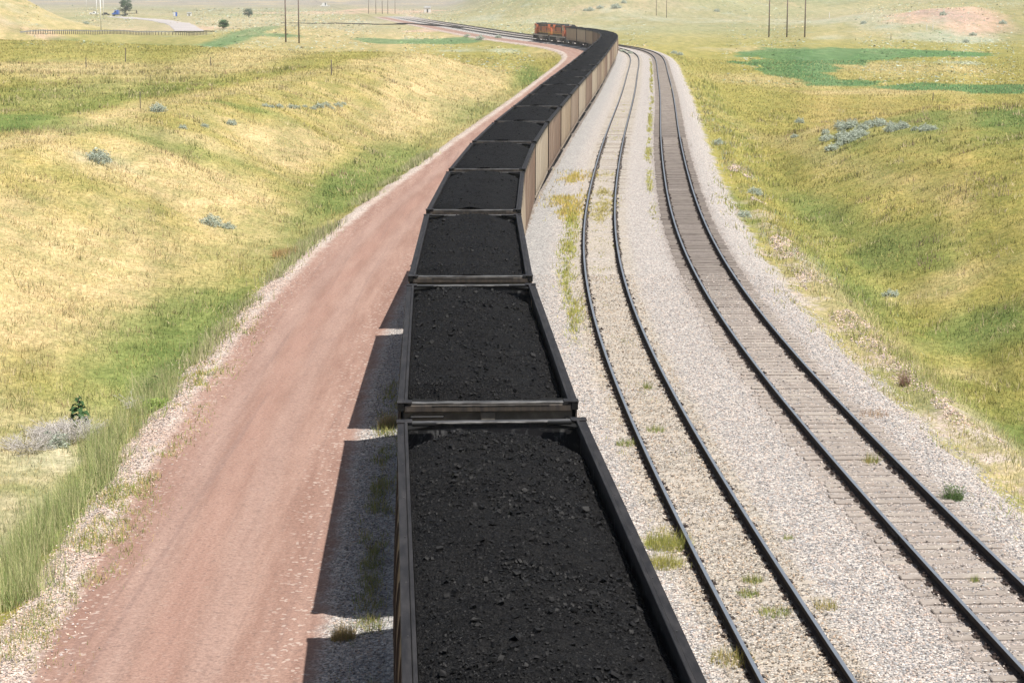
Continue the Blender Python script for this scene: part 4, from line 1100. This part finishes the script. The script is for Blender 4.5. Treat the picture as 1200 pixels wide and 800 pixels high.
for i, (px, row, s) in enumerate(R_S):
    size = 'large' if s > 1 else ('middling' if s > .75 else 'small')
    shrub(protos_s[i % 4], px, row + 3, s * .95, '%s grey-green sagebrush on the right-hand hillside, %s from the left there' % (size, ORD[i + 1]), GS)
L_S = [(311, 121, .9), (318, 122, .7), (327, 122, .9), (341, 123, 1.0), (348, 123, .9), (357, 122, .7), (367, 124, .8), (374, 122, 1.2), (382, 121, 1.1), (388, 124, .8), (396, 121, 1.1), (402, 119, .8)]
for i, (px, row, s) in enumerate(L_S):
    shrub(protos_s[(i + 1) % 4], px, row + 4, s * .6, 'grey-green sagebrush on the left-hand crest line, %s from its left end' % ORD[i + 1], 'row of sagebrush on the left crest')
for px, row, s, lab in ((247, 262, .9, 'pale grey sagebrush in the dry slope above the dirt road, larger of two'), (267, 266, .6, 'pale grey sagebrush in the dry slope above the dirt road, smaller of two'),
                        (64, 520, .7, 'low grey sagebrush on the near left flat beside the bleached brush'), (185, 129, .9, 'pale sagebrush alone on the green band at left'), (214, 149, .55, 'small grey shrub on the pale crest, left of three'), (239, 147, .5, 'small grey shrub on the pale crest, middle of three'), (271, 144, .7, 'small grey shrub on the pale crest, right of three'),
                        (115, 188, 1.1, 'blue-green shrub low on the bright bank at far left'), (872, 252, .7, 'grey-green shrub in the grass just beyond the right ballast edge'), (884, 226, .8, 'dusty shrub on the bank foot right of the tracks'), (842, 168, .8, 'dark grey shrub beside the ballast on the far right curve'), (1044, 345, .6, 'blue-grey shrub in the grassy ditch on the right'), (101, 26.5, 1.6, 'pale round shrub on the hill above the guardrail')):
    shrub(protos_s[random.randrange(4)], px, row + 2, s, lab, None)
far_s = [(563, 46, 2.2), (584, 44, 1.6), (548, 42, 1.5), (692, 12, 3.2), (703, 9, 3), (722, 9, 4.4), (731, 3, 2.6), (686, 12, 2), (840, 13, 2.6), (1105, 17, 2.2), (1140, 41, 2), (1175, 27, 2.2), (1132, 49, 1.6), (730, 60, 1.0), (738, 62, 1.0), (790, 62, 1.3), (797, 64, 1.2), (1012, 27, 2), (60, 0.5, 1.6), (85, 6, 1.8)]
for i, (px, row, s) in enumerate(sorted(far_s)):
    shrub(protos_s[i % 4], px, row + 1, s, 'dark scrubby shrub far off beyond the train, %s from the left of those far shrubs' % ORD[i + 1], 'far shrubs on the flats and hills', 'shrub', 'shrub')
for p in protos_s:
    for ch in list(p.children): bpy.data.objects.remove(ch)
    bpy.data.objects.remove(p)

def tuft(px, row, rad, h, n, cols, label, name='weed', cat='weed', w=.012, lean=.6, group=None, xyz=None, leafy=0):
    x, y, z = xyz or hit(px, row)
    a = rng.uniform(0, 6.28, n); r = rad * np.sqrt(rng.random(n))
    P = np.stack([r * np.cos(a), r * np.sin(a), np.full(n, -.02)], 1)
    C = np.array(cols)[rng.integers(len(cols), size=n)] * rng.uniform(.7, 1.3, (n, 1))
    parts = [blades(P, h * rng.uniform(.5, 1.1, n), np.full(n, w), C, lean)]
    if leafy:
        k = n; Q = np.stack([rad * 1.1 * rng.normal(0, .5, k), rad * 1.1 * rng.normal(0, .5, k), h * rng.uniform(.15, .9, k)], 1)
        parts.append(leaves(Q, np.full(k, leafy), np.array(cols)[rng.integers(len(cols), size=k)] * rng.uniform(.7, 1.3, (k, 1))))
    o = build_blades(name, parts); o.location = (x, y, z)
    return tag(o, label, cat, group)
GC = [(.20, .24, .05), (.14, .20, .045), (.30, .27, .09)]
YC = [(.38, .30, .10), (.28, .24, .07), (.20, .21, .06)]
tuft(882, 682, .20, .22, 200, GC, 'bright green weed between the rails of the middle track, upper of two')
tuft(877, 697, .22, .18, 200, GC, 'bright green weed between the rails of the middle track, lower of two')
tuft(908, 719, .32, .2, 280, GC, 'widest green weed mat in the middle track near the bottom edge')
tuft(768, 505, .24, .22, 170, GC, 'green tuft inside the middle track beside the second car')
tuft(759, 455, .13, .28, 90, GC, 'thin green tuft in the middle track beyond the wider tuft')
tuft(1021, 543, .18, .35, 160, YC + GC, 'feathery green weed between the ties of the right track')
tuft(1143, 681, .10, .18, 70, GC, 'tiny green weed between the ties near the right edge')
tuft(1117, 585, .22, .38, 320, [(.07, .12, .04), (.10, .15, .05)], 'dark green leafy plant on the ballast right of the right track', leafy=.02)
tuft(924, 631, .12, .15, 80, GC, 'small green sprig in the ballast between middle and right tracks')
tuft(968, 712, .25, .30, 120, YC, 'straw-green sprig on the ballast between the two right tracks near the bottom')
tuft(784, 640, .5, .35, 900, [(.26, .26, .06), (.33, .30, .09), (.20, .23, .06)], 'yellow-green weed patch between the nearest car and the middle track')
tuft(778, 662, .4, .3, 500, [(.26, .26, .06), (.33, .30, .09)], 'lower yellow-green weed patch beside the nearest car')
tuft(858, 775, .4, .3, 260, YC, 'straw weeds at the bottom edge between the nearest car and middle track')
tuft(733, 521, .26, .2, 220, GC, 'yellow-green weed outside the left rail of the middle track')
tuft(1060, 452, .16, .62, 120, [(.26, .16, .11), (.20, .12, .09)], 'upright reddish-brown dry weed on the gravel berm right of the tracks', lean=.25, w=.014)
tuft(1025, 487, .4, .3, 160, [(.28, .17, .12), (.34, .26, .16)], 'sprawling brown dead weed on the ballast below the upright brown weed', lean=.9)
tuft(338, 300, .75, .5, 900, [(.38, .25, .12), (.36, .27, .13), (.30, .22, .11)], 'round orange-tan dry weed at the far edge of the dirt road', lean=.7, w=.02)
tuft(455, 500, .28, .45, 420, [(.40, .30, .16), (.30, .22, .12), (.28, .28, .09)], 'tan dry grass tuft in the sunlit gap beside the second car', lean=.5)
tuft(402, 748, .22, .35, 380, [(.42, .31, .15), (.33, .28, .11)], 'tan grass tuft in the sunlit gap beside the nearest car', lean=.5)
# bleached dead brush and the leafy mullein-like plant behind it
def twig_brush(px, row, rad, n, mat, label):
    x, y, z = hit(px, row); m = MB()
    for i in range(n):
        a = rng.uniform(0, 6.28); r = rad * math.sqrt(rng.random()); p = Vector((r * math.cos(a), r * math.sin(a), rng.uniform(0, .12)))
        b = a + rng.normal(0, 1.0); L = rng.uniform(.15, .5)
        q = p + Vector((L * math.cos(b), L * math.sin(b), rng.uniform(.0, .35))); m.tube(p, q, .009, .003, 4, caps=False)
        for j in range(3):
            t0 = p.lerp(q, rng.uniform(.4, .95)); c2 = b + rng.normal(0, .9); m.tube(t0, t0 + Vector((.14 * math.cos(c2), .14 * math.sin(c2), rng.uniform(-.02, .1))), .005, .002, 3, caps=False)
    o = m.build('dead_brush', mat); o.location = (x, y, z); tag(o, label, 'dead brush')
twig_brush(78, 512, .85, 520, M['drybrush'], 'bleached grey-white tangle of dead brush behind the tall roadside grass')
twig_brush(33, 527, .5, 160, M['drybrush'], 'smaller bleached dead twigs left of the big white brush')
twig_brush(160, 478, .25, 50, M['drybrush'], 'few grey dead stems in the tall grass beside the gravel verge')
x, y, z = hit(93, 500); o = empty('leafy_plant', (x, y, z), 0, 'dark green pointed plant with drooping leaves behind the white dead brush', 'plant')
m = MB(); m.tube((0, 0, -.1), (0, 0, .85), .02, .008, 6); m.build('stem', M['bark'], o)
V = []; F_ = []; C_ = []
for k in range(30):
    t = k / 30; zz = .12 + .68 * t + random.uniform(-.04, .04); r = .42 * (1 - t) ** .6 * random.uniform(.7, 1.15) + .06; a = k * 2.4 + random.uniform(-.4, .4); ca, sa = math.cos(a), math.sin(a); w = .075 + .04 * (1 - t); b = len(V)
    V += [(0, 0, zz), (ca * r * .55 - sa * w, sa * r * .55 + ca * w, zz + .07), (ca * r, sa * r, zz - .10 * random.uniform(.2, 1.4)), (ca * r * .55 + sa * w, sa * r * .55 - ca * w, zz + .05)]
    F_.append((b, b + 1, b + 2, b + 3)); C_ += [(.05, .10, .04, 1)] * 4
f = mesh_np('foliage', V, np.array(F_), leafm, o, attrs=[('bcol', 'FLOAT_COLOR', C_)])
tuft(181, 466, .35, .75, 260, [(.10, .16, .05), (.16, .20, .07)], 'broad-leaved dark green weed at the end of the tall grass', lean=.4, leafy=.045)
tuft(186, 478, .35, .3, 260, [(.24, .30, .08), (.18, .26, .07)], 'bright leafy weed spilling onto the gravel verge', lean=.8, leafy=.04)

# ------------------------------------------------------------------ grass as stuff
def sample(n, y0, y1, smin=None, smax=None, q=.30):
    y = np.exp(rng.uniform(math.log(y0), math.log(y1), n))
    if smin is None: x = rng.uniform(-q, q, n) * y
    else: x = BX(y) + rng.uniform(smin, smax, n)
    keep = np.abs(x) < q * y
    return x[keep], y[keep]
x, y = sample(900000, 27, 430)
s = lat(x, y)
wob = fbm(x * .8, y * .8, 301, 3) * .9 + fbm(x * .2, y * .2, 302, 2) * .6
dens = np.where(s < 0, sstep(-s + wob, 13.5, 14.4), sstep(s + wob * 1.3, 7.7, 8.6))
dens *= .55 + .45 * (fbm(x / 1.3, y / 1.6, 303, 3) > -.15)
k = rng.random(len(x)) < dens; x, y = x[k], y[k]; s = s[k]
C = ground_colour(x, y)
mars = fieldsum(MARSH, x, y)
h = (.07 + .13 * rng.random(len(x))) * (1 + .5 * fbm(x / 3, y / 3, 305, 2)) * np.clip(.75 + y / 300, .75, 1.8)
tall = ((fbm(x / 2.0, y / 3.5, 306, 2) > .25) & (s > 0) & (s < 12)) | ((s > -16.5) & (s < -14) & (y > 60) & (fbm(x, y / 5, 307, 2) > .1))
h = np.where(tall, h * 1.9, h)
b = rng.uniform(.86, 1.16, (len(x), 1)); straw = (rng.random(len(x)) < .18)[:, None]
C = np.where(straw, C * .45 + np.array([.46, .36, .15]) * .55, C) * b * 1.2
C = np.where((tall & (s > 0))[:, None], C * .5 + np.array([.20, .24, .07]) * .5, C)
z = terrain(x, y)
tag(build_blades('grass', [blades(np.stack([x, y, z - .03], 1), h, np.maximum(.012, y * .00045), C, .9, ground_n=True)]), kind='stuff')

# bunch grasses and dry forbs standing in the nearer slopes
nb = 26000
x, y = sample(nb, 29, 230); s = lat(x, y)
k = ((s < -15.2) | (s > 8.6)) & (rng.random(len(x)) < sstep(fbm(x / 2.2, y / 3.2, 311, 3), -.25, .45)); x, y, s = x[k], y[k], s[k]
Cb = ground_colour(x, y); r_ = rng.random((len(x), 1)); n5 = fbm(x / 4, y / 6, 312, 3)[:, None]
Cb = np.where(r_ < .22, np.array([[.47, .40, .24]]), Cb); Cb = np.where((r_ > .55) & (r_ < .8), Cb * np.array([[.62, .74, .6]]), Cb); Cb = np.where((r_ > .8) & (s[:, None] > 14) & (n5 > -.1), np.array([[.25, .18, .13]]), Cb); Cb = np.where((r_ > .93) & (s[:, None] < 0), np.array([[.28, .20, .12]]), Cb)
kb = 9; rad = (.10 + y * .0011)
X = np.repeat(x, kb) + rng.normal(0, 1, len(x) * kb) * np.repeat(rad, kb); Y = np.repeat(y, kb) + rng.normal(0, 1, len(x) * kb) * np.repeat(rad, kb)
Cb = np.repeat(Cb, kb, axis=0) * rng.uniform(.88, 1.14, (len(X), 1))
tag(build_blades('bunch_grass', [blades(np.stack([X, Y, terrain(X, Y) - .03], 1), rng.uniform(.12, .34, len(X)) * np.clip(.85 + Y / 260, 1, 1.6), np.maximum(.012, Y * .00045), Cb, .6, ground_n=True)]), kind='stuff')

# tall bunch grass along the ditch
parts = []
y = rng.uniform(37, 61, 15000); s = -14.55 + rng.normal(0, .36, len(y)) + .25 * np.sin(y * .7)
clump = fbm(s / .5, y / .8, 401, 2); k = (clump > .0) | (rng.random(len(y)) < .12); y, s = y[k], s[k]
x = BX(y) + s; C = np.array([(.24, .30, .11), (.34, .38, .17), (.50, .46, .27), (.18, .24, .08), (.42, .40, .20)])[rng.integers(5, size=len(y))] * rng.uniform(.7, 1.3, (len(y), 1))
parts.append(blades(np.stack([x, y, terrain(x, y) - .03], 1), rng.uniform(.4, .95, len(y)), np.full(len(y), .014), C, .38))
y = rng.uniform(62, 150, 9000); s = -13.9 + rng.normal(0, .35, len(y)); k = fbm(s * 0, y / 3, 402, 2) > -.05; y, s = y[k], s[k]; x = BX(y) + s
C = np.array([(.24, .28, .11), (.32, .32, .16), (.42, .38, .24)])[rng.integers(3, size=len(y))] * rng.uniform(.75, 1.25, (len(y), 1))
parts.append(blades(np.stack([x, y, terrain(x, y) - .03], 1), rng.uniform(.25, .6, len(y)), np.maximum(.016, y * .0004), C, .4))
tag(build_blades('tall_grass', parts), kind='stuff')

# low weeds: roadside verge, toe of the ballast, between the tracks
parts = []
def weeds(n, y0, y1, sc, sd, seed, thr, cols, h0, h1, scx=1.5, scy=3.0):
    y = np.exp(rng.uniform(math.log(y0), math.log(y1), n)); s = sc + rng.normal(0, sd, n); x = BX(y) + s
    k = rng.random(n) < sstep(fbm(s / scx + seed, y / scy, seed, 3) + .5 * fbm(s / .25, y / .4, seed + 7, 2), thr - .15, thr + .55) * sstep(y + 3 * fbm(s / .6, y / 9, seed + 3, 2), y0, y0 + .16 * (y1 - y0) + 1) * (1 - sstep(y + 3 * fbm(s / .5, y / 9, seed + 4, 2), y1 - .25 * (y1 - y0) - 1, y1)); x, y = x[k], y[k]
    C = np.array(cols)[rng.integers(len(cols), size=len(x))] * rng.uniform(.75, 1.25, (len(x), 1))
    parts.append(blades(np.stack([x, y, terrain(x, y) - .01], 1), rng.uniform(h0, h1, len(x)), np.maximum(.010, y * .0004), C, .7))
weeds(30000, 31, 75, -13.3, .45, 501, .12, [(.22, .28, .08), (.17, .23, .06), (.34, .30, .10), (.42, .33, .14)], .06, .22)
weeds(9000, 28, 62, -7.25, .18, 502, -.1, [(.20, .22, .07), (.30, .26, .10), (.14, .17, .05)], .08, .26, .6, 1.5)
weeds(3500, 28, 62, -6.75, .25, 512, .1, [(.20, .22, .07), (.30, .26, .10)], .06, .2, .6, 1.5)
weeds(16000, 30, 250, 0.0, .38, 503, .22, [(.28, .28, .09), (.36, .30, .12), (.22, .24, .07)], .03, .11, .8, 2.4)
weeds(9000, 60, 110, -1.45, .22, 504, .0, [(.30, .31, .07), (.24, .28, .06), (.38, .33, .10)], .10, .26, .8, 8)
weeds(7000, 34, 60, -1.2, .25, 505, .25, [(.32, .31, .10), (.40, .34, .14)], .04, .14, .6, 1.5)
weeds(8000, 85, 380, 2.75, .12, 506, -.1, [(.30, .31, .07), (.36, .33, .10)], .08, .22, .8, 7)
weeds(7000, 98, 130, -1.9, .6, 507, .0, [(.46, .36, .10), (.34, .32, .08), (.42, .31, .10)], .12, .3, 1.2, 3)
weeds(5000, 98, 130, .1, .35, 508, .0, [(.40, .34, .12), (.34, .31, .10)], .08, .18, 1.2, 3)
weeds(9000, 32, 140, 7.2, .45, 509, .12, [(.30, .30, .10), (.40, .33, .14), (.22, .25, .07)], .08, .3, .9, 1.6)
weeds(17000, 62, 290, 9.3, 1.1, 520, .12, [(.30, .30, .11), (.44, .36, .18), (.21, .25, .10), (.30, .24, .17), (.33, .36, .27)], .16, .5, 1.4, 5)
weeds(12000, 33, 78, 9.3, .8, 521, .0, [(.26, .30, .08), (.20, .26, .06), (.42, .36, .16), (.34, .34, .12)], .12, .42, 1.2, 3)
weeds(7000, 33, 78, 8.0, .5, 522, .1, [(.30, .31, .10), (.42, .36, .18)], .06, .25, .8, 1.8)
tag(build_blades('low_weeds', parts), kind='stuff')

# scrub of the far meadows and flats
y = np.exp(rng.uniform(math.log(300), math.log(1700), 150000)); x = rng.uniform(-.285, .285, len(y)) * y; s = lat(x, y)
k = (np.abs(s + 3) > 16) & (fbm(x / (y * .02), y / (y * .10), 601, 3) + .5 * fbm(x / 2, y / 6, 602, 2) > -.05) & (rng.random(len(y)) < .8); k &= ~((x < -40) & (y > 410) & (y < 800) & (x / y < -.15) & (x / y > -.23))
x, y = x[k], y[k]
C = ground_colour(x, y); w_ = rng.random((len(x), 1)); v = fbm(x / 14, y / 55, 603, 3)[:, None]
C = np.where(w_ < .25, np.array([[.33, .37, .31]]), C); C = np.where((w_ > .82) & (v > -.1), np.array([[.15, .20, .10]]), C); C = np.where((w_ > .45) & (w_ < .6) & (v < 0), np.array([[.46, .36, .20]]), C)
C = np.where((fieldsum(MARSH, x, y) > .55)[:, None], ground_colour(x, y) * rng.uniform(.8, 1.35, (len(x), 1)), C) * rng.uniform(.8, 1.25, (len(x), 1))
sz = np.clip(.16 + y * .00042, .2, .9) * rng.uniform(.5, 1.2, len(x))
tag(build_blades('scrub', [leaves(np.stack([x, y, terrain(x, y) + sz * .2], 1), sz * .8, C, .42)]), kind='stuff')

# ------------------------------------------------------------------ loose ballast stones
n = 105000
y = np.exp(rng.uniform(math.log(28), math.log(80), n)); s = rng.uniform(-7.5, 7.9, n)
y2 = np.exp(rng.uniform(math.log(29), math.log(85), 16000)); s2 = rng.normal(-13.3, .42, 16000)
y3 = np.exp(rng.uniform(math.log(36), math.log(140), 16000)); s3 = 8.9 + rng.normal(0, .45, 16000); k3 = (fbm(s3 / 1.5, y3 / 4, 701, 2) > .02 + .3 * sstep(y3, 80, 110))
y = np.concatenate([y, y2, y3[k3]]); s = np.concatenate([s, s2, s3[k3]]); n = len(y)
x = BX(y) + s + np.where(s < -3, shift_a(y), 0)
k = np.abs(x) < .28 * y
for off in (OFF_A, OFF_B, OFF_C):                           # few stones lie on the ties and none on the rails
    d_ = np.abs(np.abs(s - off) - .75); k &= d_ > .12
    inside = np.abs(s - off) < 1.3
    if off == OFF_C: k &= ~inside | (rng.random(n) < .55)
k &= ~((s > OFF_A - 1.9) & (s < OFF_A + 1.2))
x, y, s = x[k], y[k], s[k]; n = len(x)
r = rng.uniform(.013, .030, n) * np.where(s > 8.2, np.clip(y / 42, 1, 2.6), 1)
a = OCT_V = np.array([(1,0,0),(0,1,0),(-1,0,0),(0,-1,0),(0,0,1),(0,0,-1)], float)
V = a[None] * r[:, None, None] * rng.uniform(.6, 1.3, (n, 6, 1)) * np.array([1.15, 1, .75]) + rng.normal(0, 1, (n, 6, 3)) * (r * .15)[:, None, None]
th = rng.uniform(0, 6.28, n); c, s_ = np.cos(th), np.sin(th)
V = np.stack([V[:, :, 0] * c[:, None] - V[:, :, 1] * s_[:, None], V[:, :, 0] * s_[:, None] + V[:, :, 1] * c[:, None], V[:, :, 2]], 2)
zz = terrain(x, y) + r * .35
zz = np.where((np.minimum(np.abs(s - OFF_B), np.abs(s - OFF_C)) < 1.25) & (rng.random(n) < .5), -.18, zz)
V = V + np.stack([x, y, zz], 1)[:, None, :]
F = (OCT[None] + (np.arange(n) * 6)[:, None, None]).reshape(-1, 3)
pal = np.array([(.55, .50, .46), (.42, .38, .35), (.60, .53, .48), (.30, .28, .27), (.20, .19, .19), (.50, .40, .34), (.36, .36, .37)])
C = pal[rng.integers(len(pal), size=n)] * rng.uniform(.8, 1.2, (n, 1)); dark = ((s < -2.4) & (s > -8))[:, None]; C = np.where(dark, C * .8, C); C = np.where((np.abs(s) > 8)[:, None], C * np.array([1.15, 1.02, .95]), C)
C = np.where(((np.abs(s - OFF_B) < 1.2))[:, None], C * np.array([.85, .80, .70]), C)
o = mesh_np('ballast_stones', V.reshape(-1, 3), F, M['stone'], attrs=[('bcol', 'FLOAT_COLOR', np.repeat(np.concatenate([C, np.ones((n, 1))], 1), 6, axis=0))])
tag(o, kind='stuff')

# ------------------------------------------------------------------ air
hz = MB().box(-9500, 9500, -60, 9600, -60, 420)
hm = bpy.data.materials.new('haze'); hm.use_nodes = True; ht = hm.node_tree; ht.nodes.remove(ht.nodes['Principled BSDF'])
pv = ht.nodes.new('ShaderNodeVolumePrincipled'); pv.inputs['Density'].default_value = 0.00014; pv.inputs['Color'].default_value = (.86, .92, 1, 1); pv.inputs['Anisotropy'].default_value = .2
ht.links.new(pv.outputs[0], ht.nodes['Material Output'].inputs['Volume'])
tag(hz.build('haze', hm), kind='stuff')
